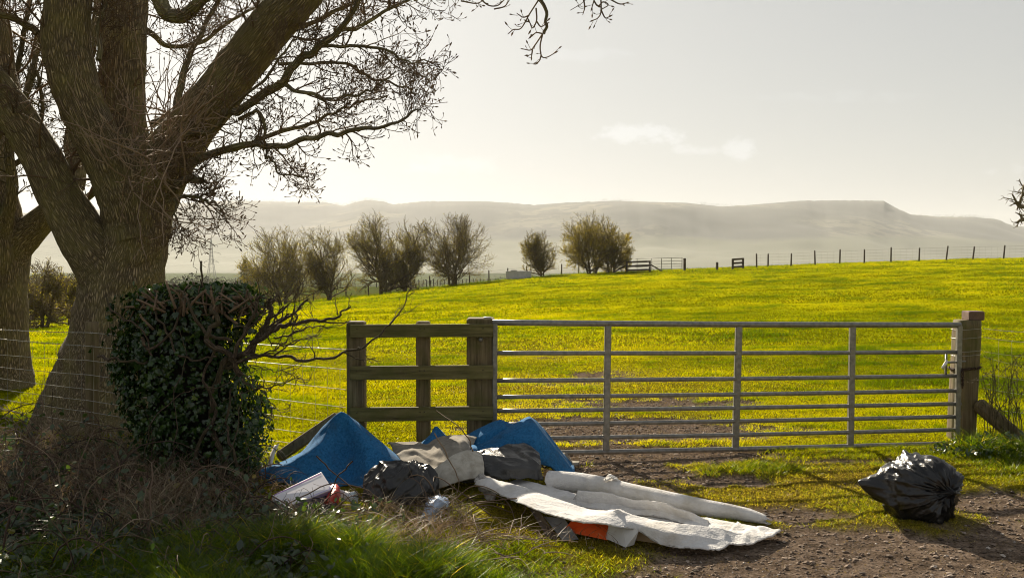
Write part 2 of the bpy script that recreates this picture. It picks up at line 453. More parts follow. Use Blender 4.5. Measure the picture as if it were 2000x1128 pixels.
nt.lk(nt.mix(nt.attr('far').outputs['Fac'], nt.mix(1.0, nt.mix(nt.attr('dirt').outputs['Fac'], tw, soil), grit, 'MULTIPLY'), fl), b.inputs['Color'])
nt.lk(nt.bump(nt.noise(46, 6, ob, .75), 1.0, .035), b.inputs['Normal'])
nt.lk(b.outputs[0], out)
gb = MB(); gb.grid(np.stack([XX, YY, GZ], -1), dirt=D.ravel(), worn=Wn.ravel(), far=sstep(105, 130, YY).ravel())
tag(gb.build('ground', gm), kind='structure')

# ------------------------------------------------------------------ far ridge and valley
RID = [(-900, 455), (-500, 430), (-200, 420), (60, 415), (190, 410), (330, 398), (440, 392), (560, 394), (640, 396), (672, 402), (690, 396), (715, 391), (750, 393), (766, 399), (830, 393), (950, 393), (1045, 400), (1100, 396), (1200, 392), (1340, 396), (1405, 403), (1450, 401), (1500, 397), (1560, 392), (1650, 391), (1724, 392), (1745, 404), (1775, 418), (1830, 423), (1900, 424), (1945, 428), (1975, 440), (2080, 452), (2300, 470), (2800, 490)]
hx = np.concatenate([np.arange(-900, 300, 40), np.arange(300, 2020, 4), np.arange(2020, 2801, 40)]).astype(float)
top = np.interp(hx, [a for a, b in RID], [b for a, b in RID])
Dr = 3300 + 250 * np.sin(hx / 260.0) + 120 * (fbm(hx / 90, hx * 0, 5) - .5)
top = top + 1.6 * (vnoise(hx / 5.0, hx * 0, 3) - .5) * (fbm(hx / 60, hx * 0 + 3, 8) > .45)
rows = []
fr0 = np.array([0, .06, .14, .25, .37, .5, .62, .73, .83, .9, .95, .98, 1.0])
prof0 = np.array([-.02, .03, .07, .13, .22, .36, .52, .68, .83, .92, .965, .985, 1.0])
fr = np.concatenate([np.linspace(0, .95, 48), [.965, .98, .99, 1.0]]); prof = np.interp(fr, fr0, prof0)
ht = np.array([P(a, t, d)[2] for a, t, d in zip(hx, top, Dr)])
hxx = (hx - 1000) / F
Z0 = -33
ker = np.hanning(61); ker /= ker.sum(); hs = np.convolve(np.pad(ht, 30, mode='edge'), ker, 'valid')
for f, q in zip(fr, prof):
    d = 1900 + (Dr - 1900) * f
    X_ = hxx * d; en = math.sin(f * math.pi)
    n = (fbm(X_ / 420, d / 500 + X_ * 0, 71, 3) - .5) * 45 * en
    n2 = 8 * (fbm(X_ / 90, d / 90 + X_ * 0, 75, 3) - .5) * en
    rows.append(np.stack([hxx * d, d, Z0 + ((ht - Z0) * q ** 7 + (hs - Z0) * (1 - q ** 7)) * q + n + n2], -1))
rows.append(np.stack([hxx * (Dr + 700), Dr + 700, ht - 60], -1))
hm, nt, out = new_mat('wooded_hillside')
b = nt.new('ShaderNodeBsdfPrincipled'); b.inputs['Roughness'].default_value = 1
ob = nt.coord('Object')
n1 = nt.noise(.0028, 4, ob, .5); n2 = nt.noise(.02, 5, ob, .6)
c = nt.ramp(n1, [(.42, (.02, .024, .018)), (.5, (.04, .042, .028)), (.56, (.10, .092, .055))])
c = nt.mix(nt.ramp(n2, [(.48, (0, 0, 0)), (.56, (.8, .8, .8))]), c, (.02, .022, .014))
sx = nt.new('ShaderNodeSeparateXYZ'); nt.lk(ob, sx.inputs[0])
lowm = nt.math('MULTIPLY', nt.math('SUBTRACT', nt.math('ADD', 28, nt.math('MULTIPLY', n1, 60)), sx.outputs[2]), .06, True)
c = nt.mix(lowm, c, (.085, .09, .042))
nt.lk(c, b.inputs['Base Color']); nt.lk(b.outputs[0], out)
hb = MB(); hb.grid(np.stack(rows))
tag(hb.build('hill_ridge', hm), kind='structure')

# air: one closed box of thin even haze
vm = bpy.data.materials.new('haze_air'); vm.use_nodes = True; vm.node_tree.nodes.clear(); nt = NT(vm)
o_ = nt.new('ShaderNodeOutputMaterial'); pv = nt.new('ShaderNodeVolumePrincipled')
pv.inputs['Color'].default_value = (.93, .95, .97, 1); pv.inputs['Density'].default_value = HAZE; pv.inputs['Anisotropy'].default_value = .2
nt.lk(pv.outputs[0], o_.inputs['Volume'])
hz = MB(); hz.box((0, 2950, 112), 9500, 3350, 150)
tag(hz.build('haze', vm, smooth=False), kind='stuff')

# ------------------------------------------------------------------ grass
def blades(mb, x, y, z, h, wd, lean, tint, seg=2, yaw=None):
    n = len(x)
    yaw = rng.random(n) * 2 * math.pi if yaw is None else yaw
    ld = rng.random(n) * 2 * math.pi
    wx, wy = np.cos(yaw) * wd / 2, np.sin(yaw) * wd / 2
    lx, ly = np.cos(ld) * lean * h, np.sin(ld) * lean * h
    Vs = []
    for k in range(seg):
        t = k / seg; s = 1 - .45 * t; q = t * t
        c = np.stack([x + lx * q, y + ly * q, z - .01 + h * t * (1 - .25 * lean * t)], -1)
        o = np.stack([wx * s, wy * s, 0 * wx], -1)
        Vs += [c - o, c + o]
    Vs.append(np.stack([x + lx, y + ly, z + h * (1 - .25 * lean)], -1))
    V = np.stack(Vs, 1); m = 2 * seg + 1
    b0 = (np.arange(n) * m)[:, None]
    T = []
    for k in range(seg - 1):
        a = 2 * k
        T += [b0 + np.array([[a, a + 1, a + 3]]), b0 + np.array([[a, a + 3, a + 2]])]
    a = 2 * (seg - 1); T.append(b0 + np.array([[a, a + 1, a + 2]]))
    mb.add(V.reshape(-1, 3), np.concatenate(T), None, tint=np.repeat(tint, m))

GRASS = leafy('grass_blades', [(0, (.04, .07, .001)), (.3, (.125, .158, .001)), (.55, (.212, .228, .001)), (.78, (.275, .258, .003)), (1, (.35, .29, .04))], (2.32, 2.06, .2), .7, .003, .4)
def scatter(n, y0, y1, spread, margin):
    u = rng.random(n)
    y = np.sqrt(y0 * y0 + u * (y1 * y1 - y0 * y0))
    x = (rng.random(n) * 2 - 1) * (spread * y + margin)
    return x, y
# pasture beyond the fence line
mb = MB()
for (y0, y1, n, h, wd, seg) in [(8.8, 13, 330000, .028, .0042, 2), (13, 20, 320000, .034, .0065, 1), (20, 34, 260000, .045, .014, 1), (34, 60, 230000, .06, .024, 1), (60, 101, 190000, .08, .042, 1)]:
    x, y = scatter(n, y0, y1, .56, .7)
    d = dirt_at(x, y)
    nb = fbm(x * .6, y * .6, 51, 3); nl = fbm(x * .12, y * .12, 53, 3)
    tus = np.maximum(sstep(.60, .72, fbm(x * .9, y * 1.6, 57, 3)), .8 * sstep(.64, .74, fbm(x * 2.6, y * 4.5, 59, 2)) * sstep(40, 15, y))
    keep = (rng.random(n) > d * 1.02) & ~((y < 9.6) & (x < 4.6) & (x > -.2) & (rng.random(n) < .35))
    x, y, d, nb, nl, tus = (a[keep] for a in (x, y, d, nb, nl, tus)); n = len(x)
    wr = worn_at(x, y)
    hh = h * (.5 + .8 * nb + 1.5 * tus) * (.6 + .8 * rng.random(n)) * (1 - .55 * wr)
    tint = np.clip(.42 + .5 * (nl - .5) + .5 * (nb - .5) - .38 * tus + .26 * wr * sstep(30, 12, y) + rng.normal(size=n) * .10 + (rng.random(n) < .025) * .4, 0, 1)
    if y0 >= 60:                # rank uncut grass under the fence, tinted darker for the hawthorns' shade
        m_ = np.exp(-((y - np.interp(x, [-25, -13, 0, 8], [86, 88, 91.2, 91])) / 1.3) ** 2) * sstep(12, 8, x)
        hh = hh * (1 + 2.4 * m_); tint = np.clip(tint - .34 * m_, 0, 1)
    blades(mb, x, y, ground(x, y), hh, wd * (.7 + .6 * rng.random(n)), .55 + 1.1 * rng.random(n), tint, seg)
tag(mb.build('pasture_grass', GRASS, smooth=False), kind='stuff')
# ------------------------------------------------------------------ the two old trees
BARK = bark_mat('bark', (.105, .08, .048), (.40, .31, .195), (.29, .25, .10), 1.0, 1.0)
BARK2 = bark_mat('bark_smoother', (.10, .082, .055), (.29, .235, .155), (.24, .22, .09), .8, .8)
TWIG = pbr('twig_bark', [(.085, .055, .035), (.19, .13, .08)], 3, .8, spec=.3)
TWIG2 = pbr('twig_bark_olive', [(.055, .042, .02), (.12, .095, .045)], 3, .8, spec=.3)

def limb_pts(ctrl, n=10, wob=0.0):
    """ctrl: (px, py, half width in px, depth) -> smooth centre line and radii"""
    pts = np.array([P(a, b, d) for a, b, r, d in ctrl]); rad = np.array([r * d / F for a, b, r, d in ctrl])
    q = crom(np.column_stack([pts, rad]), n)
    c, r = q[:, :3], q[:, 3]
    if wob:
        k = np.arange(len(c))
        c = c + wob * np.stack([vnoise(k * .35, k * 0, s) - .5 for s in (3, 7, 9)], -1)
    return c, np.maximum(r, .001)

def bark_limb(mb, ctrl, S=40, n=10, rough=.035):
    c, r = limb_pts(ctrl, n)
    V, Q, T, bk = tubes(c[None], r[None], S)
    K = len(c); V = V.reshape(K, S, 3)
    a = np.arange(S) * 2 * math.pi / S
    lum = (fbm(np.cos(a)[None] * 2.0 + np.arange(K)[:, None] * .07, np.sin(a)[None] * 2.0 + np.arange(K)[:, None] * .21, 13, 4) - .5)
    V = c[:, None] + (V - c[:, None]) * (1 + lum[..., None] * rough * 10)
    ln = np.concatenate([[0], np.cumsum(np.linalg.norm(np.diff(c, axis=0), axis=1))])
    bk = np.stack([np.cos(a)[None] * r[:, None], np.sin(a)[None] * r[:, None], np.broadcast_to(ln[:, None], (K, S))], -1)
    mb.add(V.reshape(-1, 3), None, Q, bk=bk.reshape(-1, 3))
    return c, r

def resamp(c, r, K):
    t = np.linspace(0, len(c) - 1, K); i = np.minimum(t.astype(int), len(c) - 2); f = (t - i)[:, None]
    return c[i] * (1 - f) + c[i + 1] * f, r[i] * (1 - f[:, 0]) + r[i + 1] * f[:, 0]

def stack(lst, K=14):
    a = [resamp(c, r, K) for c, r in lst]
    return np.stack([x[0] for x in a]), np.stack([x[1] for x in a])

def buds(mb, PP, size=.012, per=1):
    """pointed buds at shoot tips"""
    tip = PP[:, -1]; d = norm(PP[:, -1] - PP[:, -2])
    L = size * (1.2 + 1.6 * rng.random(len(tip)))
    c = np.stack([tip - d * .2 * L[:, None], tip + d * .5 * L[:, None], tip + d * 1.3 * L[:, None]], 1)
    R = np.stack([L * .16, L * .34, L * .03], 1)
    mb.tubes(c, R, 3)

DT = 11.3                        # the big tree stands this far ahead
base = A(P(240, 800, DT)[0], DT, -.1)
tree = thing('broad_tree', base, 'big old bare tree with massive forked trunk standing behind the ivy hedge', 'tree', 'bare old trees at the left')
TR = [(222, 850, 168, 11.3), (220, 800, 142, 11.3), (226, 750, 122, 11.3), (232, 700, 108, 11.3), (236, 640, 94, 11.3), (238, 580, 84, 11.3), (246, 520, 74, 11.3), (262, 460, 66, 11.3), (268, 400, 66, 11.3), (262, 340, 66, 11.3), (245, 285, 62, 11.35)]
L1 = [(236, 590, 66, 11.25), (210, 530, 60, 11.2), (165, 465, 49, 11.1), (118, 385, 41, 11.0), (76, 300, 38, 10.9), (30, 225, 36, 10.8), (-25, 155, 36, 10.7), (-95, 75, 33, 10.5), (-170, -40, 28, 10.3), (-230, -180, 22, 10)]
L1b = [(60, 275, 26, 10.9), (25, 205, 24, 10.95), (10, 140, 20, 11.1), (3, 60, 18, 11.3), (-14, 0, 17, 11.5), (-20, -90, 15, 11.8)]
L2 = [(262, 470, 54, 11.2), (254, 435, 52, 11.2), (246, 400, 50, 11.15), (228, 355, 45, 11.1), (204, 300, 44, 11.05), (179, 248, 44, 11.0), (158, 200, 44, 10.95), (140, 142, 45, 10.9), (128, 70, 45, 10.9), (134, 0, 43, 10.9), (142, -90, 40, 10.9), (160, -220, 34, 10.7), (185, -380, 26, 10.5)]
L3 = [(262, 400, 58, 11.5), (248, 310, 46, 11.6), (240, 220, 43, 11.7), (241, 130, 42, 11.8), (243, 40, 42, 11.9), (247, -60, 39, 12), (250, -200, 33, 12.2), (240, -360, 25, 12.4)]
L4 = [(262, 450, 60, 11.35), (292, 375, 57, 11.3), (328, 310, 52, 11.2), (376, 245, 46, 11.1), (432, 175, 44, 11.0), (490, 100, 43, 10.9), (535, 45, 42, 10.8), (575, 0, 42, 10.7), (640, -80, 38, 10.6), (720, -190, 32, 10.5), (800, -320, 25, 10.4)]
tb = MB(); bark_limb(tb, TR, 72, 12, .012)
# root flare buttresses
for (dx, dy, w) in [(-.5, -.35, .2), (.45, -.4, .22), (-.1, -.6, .2), (-.62, .2, .2), (.6, .25, .2)]:
    c = crom(np.array([base + A(dx * .55, dy * .55, 1.3), base + A(dx * .8, dy * .8, .6), base + A(dx * 1.15, dy * 1.15, .2), base + A(dx * 1.7, dy * 1.7, -.12)]), 6)
    r = np.interp(np.arange(len(c)), [0, len(c) - 1], [w * .5, w * .75])
    V, Q, T, bk = tubes(c[None], r[None], 16); tb.add(V, None, Q, bk=bk)
tb.build('trunk', BARK, tree)
limbs = []
for spec in (L1, L1b, L2, L3, L4):
    lb = MB(); limbs.append(bark_limb(lb, spec, 44, 12, .014)); lb.build('limb', BARK, tree)
# pruning scar: pale oval of bare wood on the left limb
sc = MB(); q = P(106, 128, 10.68); nrm_ = norm(A(-.34, -.93, .1))
X = norm(np.cross(A(0, 0, 1), nrm_)); Y = np.cross(nrm_, X); 
a = np.linspace(0, 2 * math.pi, 17)[:-1]; ring = []
for k, (sx_, ex) in enumerate([(1.2, -.07), (1.1, .006), (.9, .016), (.75, .006), (.4, .004)]):
    ring.append(q + (np.cos(a)[:, None] * .045 * sx_ * (1 + .1 * np.sin(3 * a)[:, None])) * X + (np.sin(a)[:, None] * .085 * sx_) * Y + nrm_ * ex)
G = np.stack(ring); G = np.concatenate([G, G[:, :1]], 1); sc.grid(G)
sc.build('pruning_scar', pbr('bare_wood', [(.42, .33, .22), (.6, .5, .36)], 20, .8), tree)

# traced boughs on the open side, then shoots grown from everything
BOUGH = [
    [(330, 335, 12, 11.0), (400, 305, 10, 10.6), (489, 284, 8.5, 10.3), (549, 284, 7.5, 10.1), (620, 268, 6.5, 10), (684, 255, 6, 9.9), (755, 245, 4, 9.8), (800, 222, 3, 9.8), (826, 210, 1.6, 9.8)],
    [(453, 296, 7, 10.4), (500, 275, 6, 10.5), (560, 255, 5.5, 10.6), (613, 238, 4.5, 10.7), (655, 220, 3.5, 10.8), (700, 200, 2.5, 10.9), (750, 190, 1.5, 11)],
    [(440, 222, 9, 10.8), (471, 213, 10, 10.6), (520, 180, 11, 10.4), (555, 157, 10.5, 10.2), (577, 124, 10, 10.1), (627, 89, 9, 10), (662, 57, 7.5, 9.9), (700, 0, 6, 9.8), (740, -60, 5, 9.7), (790, -130, 3, 9.6)],
    [(655, 62, 6, 9.9), (705, 50, 5, 10), (755, 21, 4, 10.1), (790, 2, 3.5, 10.2), (835, -12, 2, 10.3), (870, -30, 1.4, 10.3)],
    [(545, 128, 4.5, 10.4), (627, 122, 4, 10.5), (684, 131, 3.5, 10.6), (720, 149, 3, 10.7), (780, 170, 2.4, 10.7), (822, 184, 1.5, 10.7)],
    [(620, 94, 4.5, 10), (684, 89, 4, 9.9), (755, 103, 3.4, 9.8), (800, 120, 2.4, 9.8), (842, 121, 1.4, 9.8)],
    [(545, 163, 6, 10.2), (580, 178, 5, 10.1), (613, 188, 4.5, 10), (648, 193, 4, 10), (700, 186, 3, 10.1), (740, 165, 2, 10.2), (770, 140, 1.5, 10.2)],
    [(470, 235, 5, 10.8), (499, 216, 4.5, 10.5), (513, 248, 4, 10.4), (520, 300, 3.2, 10.3), (530, 315, 2.8, 10.2), (552, 340, 2, 10.2), (600, 345, 1.3, 10.2)],
    [(325, 385, 9, 10.9), (345, 362, 9, 10.7), (370, 350, 8, 10.5), (394, 352, 6, 10.4)],
    [(330, 398, 5, 10.9), (352, 385, 4.5, 10.6), (385, 388, 3.6, 10.4), (405, 392, 3, 10.3), (425, 402, 2, 10.3), (432, 425, 1.2, 10.3)],
    [(345, 392, 3.5, 10.7), (340, 415, 2.8, 10.6), (345, 440, 1.8, 10.6), (352, 455, 1, 10.6)],
    [(300, -15, 15, 10.6), (322, 22, 15, 10.5), (345, 36, 14, 10.4), (375, 17, 12, 10.3), (408, -12, 10, 10.2), (450, -70, 7, 10.1)],
    [(75, 68, 10, 10.85), (40, 42, 9, 10.8), (0, 33, 8, 10.7), (-60, 10, 7, 10.6)],
    [(330, 260, 11, 11.4), (345, 200, 9, 11.6), (360, 130, 8, 11.8), (395, 60, 6, 12), (440, -20, 5, 12.2), (470, -90, 4, 12.4)],
    [(300, 245, 10, 11.6), (330, 225, 9, 11.9), (390, 205, 7, 12.2), (440, 150, 6, 12.5), (470, 80, 5, 12.8), (510, 0, 4, 13), (560, -70, 3, 13.2)],
    [(195, 120, 7, 10.8), (190, 60, 6, 10.9), (200, 20, 5, 11), (215, -30, 4, 11)],
    [(285, 60, 8, 12), (330, 90, 6, 12.2), (390, 85, 5, 12.4), (450, 40, 4, 12.6), (520, 10, 3, 12.7)],
    [(360, 265, 7, 10.9), (420, 250, 5, 10.5), (455, 205, 4, 10.2), (520, 150, 3.2, 10.0), (560, 95, 2.5, 9.9), (590, 60, 1.6, 9.9)],
    [(520, 60, 8, 10.9), (600, 48, 6, 11.1), (660, 20, 5, 11.3), (720, -10, 4, 11.5), (800, -50, 3, 11.6)],
    # boughs in the crown above the picture; the last ones reach out over the gateway
    [(640, -80, 22, 10.6), (760, -110, 18, 10.2), (880, -120, 14, 9.8), (1000, -110, 11, 9.4), (1100, -90, 8, 9.1), (1180, -60, 6, 8.9), (1240, -30, 3, 8.8)],
    [(720, -190, 20, 10.5), (860, -260, 16, 10.1), (1010, -300, 12, 9.7), (1160, -310, 8, 9.3), (1300, -280, 5, 9)],
    [(160, -220, 24, 10.7), (300, -340, 18, 10), (480, -430, 13, 9.4), (680, -470, 9, 9)],
    [(-95, 75, 18, 10.5), (-40, -60, 14, 10), (60, -180, 10, 9.6), (180, -260, 7, 9.3)],
    [(250, -200, 22, 12.2), (360, -330, 16, 12.6), (520, -420, 11, 13)],
    [(988, -108, 7, 9.4), (1018, -40, 5, 9.3), (1060, 20, 3.4, 9.25), (1066, 55, 3, 9.25), (1060, 66, 2.6, 9.25)],
]
bb = MB(); bl = []
for k, spec in enumerate(BOUGH):
    c, r = limb_pts(spec, 8, .05)
    if k < 19 and k not in (8, 11): r = r * .78
    bl.append((c, r)); bb.tube(c, r, 9)
bb.build('boughs', BARK2, tree)
# pendent shoots at the top of the picture
def ptube(mb, pts, r0, r1, d, S=4):
    q = crom(np.array([P(a, b, d) for a, b in pts]), 6); mb.tube(q, np.linspace(r0, r1, len(q)) * d / F, S); return q
tw = MB()
hang = [[(1052, 0), (1034, 28), (1018, 55), (1003, 58), (995, 64)], [(1047, 16), (1048, 40), (1040, 55), (1035, 45), (1030, 42)], [(1048, 42), (1056, 52), (1066, 48)],
        [(1060, 66), (1045, 88), (1036, 98), (1022, 96)], [(1060, 66), (1055, 90), (1058, 110), (1068, 112), (1083, 104)], [(1057, 108), (1054, 118), (1050, 122)],
        [(1060, 66), (1048, 64), (1041, 68)], [(1034, 30), (1022, 34), (1012, 28)], [(1040, 97), (1038, 112)],
        [(900, 2), (930, 7), (945, 0)], [(940, 0), (955, 11), (972, 11), (985, 0)], [(965, 18), (985, 13), (995, 0)],
        [(1172, -30), (1174, 20), (1168, 35), (1158, 40)], [(1174, 20), (1182, 35), (1190, 33)], [(1140, 0), (1142, 15), (1139, 26)], [(1190, -2), (1210, 8), (1224, 6)], [(1160, 2), (1168, 12), (1178, 4), (1188, 10), (1176, 18)], [(1162, -5), (1156, 15)]]
hp = []
for h_ in hang: hp.append(ptube(tw, h_, 1.6, .9, 9.2))
hc = np.stack([resamp(q, np.full(len(q), .004), 6)[0] for q in hp])
p1, r1 = grow(hc, np.full(hc.shape[:2], .004), 3, .3, 1, (.05, .14), .7, 4, (30, 70), .15, .08, rmin=.0025)
tw.tubes(p1, r1, 3); buds(tw, hc, .012); buds(tw, p1, .012)

LP, LR = stack(limbs, 14); BP, BR = stack(bl[:-1], 14)
BPi, BRi = BP[:19], BR[:19]      # boughs in view
thin = np.mean(BRi, axis=1)
# 1) shoots on the boughs
s1, q1 = grow(BPi, BRi * 0 + np.minimum(BRi, .018), 14, .14, 1, (.22, .60), .5, 8, (22, 60), .13, .03, .4, .06, rmin=.0036)
s1b, q1b = grow(LP, np.full(LP.shape[:2], .02), 13, .25, .8, (.5, 1.5), .8, 9, (35, 80), .15, .03, .35, .08, rmin=.005)
s1c, q1c = grow(BP[20:], np.minimum(BR[20:], .045), 12, .15, 1, (.6, 1.7), .6, 8, (30, 60), .14, .02, .35, .05, rmin=.006)
s1d, q1d = grow(BP[19:20], np.minimum(BR[19:20], .02), 12, .2, 1, (.2, .45), .5, 8, (30, 60), .14, .02, .35, .05, rmin=.004); s1c = np.concatenate([s1c, s1d]); q1c = np.concatenate([q1c, q1d])
for a, r in ((s1, q1), (s1b, q1b), (s1c, q1c)): tw.tubes(a, r, 4)
# 2) twigs
s2, q2 = grow(s1, q1, 6, .12, 1, (.12, .44), .7, 7, (25, 60), .17, .03, .5, .12, rmin=.0027)
s2b, q2b = grow(s1b, q1b, 6, .15, 1, (.2, .6), .65, 7, (25, 60), .22, .03, .5, .12, rmin=.0030)
s2c, q2c = grow(s1c, q1c, 7, .15, 1, (.2, .7), .65, 6, (25, 60), .2, .02, .5, .1, rmin=.0035)
for a, r in ((s2, q2), (s2b, q2b), (s2c, q2c)): tw.tubes(a, r, 3)
# 3) twiglets with buds
s3, q3 = grow(s2, q2, 3, .2, 1, (.05, .17), .8, 5, (25, 60), .25, .10, .6, .2, rmin=.0024)
s3b, q3b = grow(s2b, q2b, 2, .2, 1, (.06, .2), .8, 5, (25, 60), .25, .10, .6, .2, rmin=.0024)
for a, r in ((s3, q3), (s3b, q3b)):
    tw.tubes(a, r, 3); buds(tw, a, .011)
buds(tw, s2, .012); buds(tw, s2b, .012)
tag(tw.build('twigs', TWIG, tree), kind='stuff')
# long water shoots that arch in front of the trunk fork, catching the sun
ws = MB()
src = np.array([P(a, b, d) for a, b, d in [(270, 330, 10.55), (290, 290, 10.6), (320, 300, 10.5), (250, 300, 10.6), (330, 340, 10.5), (350, 270, 10.4), (300, 350, 10.55), (280, 260, 10.9), (380, 230, 10.4), (310, 240, 10.7)]])
n = 95; bs = src[rng.integers(0, len(src), n)] + rng.normal(size=(n, 3)) * .1
d = norm(np.stack([rng.normal(size=n) * .8 + .35, -.35 - .5 * rng.random(n), rng.normal(size=n) * .6 + .35], -1)); pts = [bs]; Lw = .25 + 1.0 * rng.random(n)
for k in range(8):
    d = norm(d + rng.normal(size=(n, 3)) * .16 + A(.03, .03, .05)); pts.append(pts[-1] + d * Lw[:, None] / 8)
wp = np.stack(pts, 1); wr = np.linspace(.008, .003, 9)[None] * (.7 + .6 * rng.random(n))[:, None]
ws.tubes(wp, wr, 4)
w2, r2 = grow(wp, wr, 2, .3, 1, (.1, .35), .7, 6, (25, 60), .2, .06, .5, .1, rmin=.0028)
ws.tubes(w2, r2, 3); buds(ws, np.concatenate([w2]), .013)
tag(ws.build('water_shoots', pbr('shoot_bark', [(.20, .13, .09), (.36, .26, .18)], 3, .7), tree), kind='stuff')

# second tree further left
D2 = 15.5
b2 = A(P(10, 745, D2)[0], D2, gz(P(10, 745, D2)[0], D2) - .1)
tree2 = thing('broad_tree', b2, 'second bare tree cut off by the left edge, behind the wire fence', 'tree', 'bare old trees at the left')
T2 = [(-5, 790, 90, D2), (-4, 740, 66, D2), (-2, 690, 56, D2), (-2, 620, 52, D2), (-2, 550, 52, D2), (-2, 480, 55, D2), (-12, 420, 50, D2), (-25, 340, 44, D2), (-40, 240, 40, D2), (-60, 100, 34, D2), (-70, -80, 26, D2)]
T2b = [(5, 520, 44, D2), (30, 478, 36, D2), (70, 440, 28, D2), (110, 402, 22, D2), (145, 362, 19, 15.6), (148, 320, 18, 15.7), (142, 280, 17, 15.8), (150, 225, 14, 15.9), (165, 150, 11, 16), (185, 60, 8, 16), (195, -60, 6, 16)]
T2c = [(-2, 470, 26, 15.3), (14, 420, 14, 15.2), (24, 360, 11, 15.1), (18, 300, 9, 15), (24, 240, 8, 15), (60, 160, 6, 15), (75, 60, 5, 15)]
T2d = [(90, 425, 10, 15.5), (150, 400, 8, 15.3), (178, 380, 7, 15.2), (190, 370, 6, 15.2)]
t2 = MB(); bark_limb(t2, T2, 48, 10, .014); t2.build('trunk', BARK, tree2)
l2 = []
for s_ in (T2b, T2c):
    m_ = MB(); l2.append(bark_limb(m_, s_, 24, 8, .012)); m_.build('limb', BARK, tree2)
tw2 = MB()
c, r = limb_pts(T2d, 6, .03); tw2.tube(c, r, 8)
for s_ in [[(115, 400, 7, 15.6), (60, 340, 6, 15.9), (40, 260, 5, 16.2), (50, 170, 4, 16.4), (90, 60, 3, 16.5)], [(20, 330, 6, 15.1), (60, 290, 5, 15), (80, 220, 4, 15), (70, 140, 3, 15)], [(-20, 300, 8, 15.4), (20, 200, 6, 15.2), (40, 90, 5, 15.2), (60, -20, 4, 15)],
           [(148, 300, 6, 15.8), (185, 250, 5, 15.8), (200, 180, 4, 16), (190, 100, 3, 16)]]:
    c, r = limb_pts(s_, 6, .06); l2.append((c, r)); tw2.tube(c, r, 7)
lp, lr = stack(l2, 12)
e1, f1 = grow(lp, np.full(lp.shape[:2], .018), 12, .2, 1, (.5, 1.3), .8, 8, (30, 70), .16, .02, .35, .06, rmin=.0065)
e2, f2 = grow(e1, f1, 6, .15, 1, (.2, .6), .7, 6, (25, 60), .22, .02, .5, .12, rmin=.0045)
e3, f3 = grow(e2, f2, 3, .2, 1, (.08, .22), .8, 5, (25, 60), .25, .10, .6, .2, rmin=.0035)
tw2.tubes(e1, f1, 4); tw2.tubes(e2, f2, 3); tw2.tubes(e3, f3, 3); buds(tw2, e3, .016)
tag(tw2.build('twigs', TWIG2, tree2), kind='stuff')
# ------------------------------------------------------------------ ivy-covered hedge end
IVY = leafy('ivy_leaf', [(0, (.010, .026, .006)), (.45, (.022, .052, .010)), (.8, (.048, .088, .016)), (1, (.11, .15, .03))], (1.8, 2.0, .8), .13, .045, .25)
STEM = bark_mat('hedge_stem', (.035, .024, .017), (.15, .11, .075), (.09, .08, .04), 2.0, .5)
CUT = pbr('cut_wood', [(.11, .07, .045), (.24, .16, .10)], 20, .8)
CORESHADE = pbr('hedge_core_shade', [(.006, .006, .004), (.018, .016, .010)], 6, .95, spec=.1)  # solid core painted near-black for the shade deep between the leaves
DH = 8.25
hb0 = A(P(400, 945, DH)[0], DH, 0)
hedge = thing('ivy_hedge', hb0, 'dark ivy covered hedge end with cut stubs on top and bare branches on one side', 'hedge')
# outline rows: y, left x, right x (photo pixels), half depth
HO = [(558, 330, 470, .12), (572, 268, 488, .24), (600, 254, 492, .32), (650, 246, 464, .35), (691, 242, 450, .36), (727, 248, 460, .36), (765, 264, 486, .38), (804, 278, 502, .40), (856, 300, 510, .40), (907, 328, 502, .36), (940, 372, 478, .30), (960, 390, 470, .28)]
def hedge_shell(a, v):
    """point and outward normal on the hedge: a = angle, v = 0..1 down"""
    t = v * (len(HO) - 1); i = np.minimum(t.astype(int), len(HO) - 2); f = t - i
    H = np.array(HO, float); row = H[i] * (1 - f[:, None]) + H[i + 1] * f[:, None]
    y, l, r, dp = row.T
    L = np.array([P(p, q, DH) for p, q in zip(l, y)]); R = np.array([P(p, q, DH) for p, q in zip(r, y)])
    c = (L + R) / 2; w = np.linalg.norm(R - L, axis=1) / 2
    lump = .95 + .40 * (fbm(np.cos(a) * 1.3 + 3, np.sin(a) * 1.3 + v * 4.2, 61, 3) - .5) * 2
    n = np.stack([np.cos(a), np.sin(a), 0.25 * np.ones_like(a)], -1)
    p = c + np.stack([np.cos(a) * w * lump, np.sin(a) * dp * lump, 0 * a], -1)
    return p, norm(n)
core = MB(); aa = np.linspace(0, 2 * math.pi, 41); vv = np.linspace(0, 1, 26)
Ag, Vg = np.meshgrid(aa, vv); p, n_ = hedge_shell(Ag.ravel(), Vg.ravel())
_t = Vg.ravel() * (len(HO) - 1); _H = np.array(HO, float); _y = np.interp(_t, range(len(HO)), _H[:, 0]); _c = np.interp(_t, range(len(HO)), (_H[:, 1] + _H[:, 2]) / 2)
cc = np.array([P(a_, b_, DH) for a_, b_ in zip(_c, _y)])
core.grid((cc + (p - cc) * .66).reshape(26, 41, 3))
core.build('core', CORESHADE, hedge)
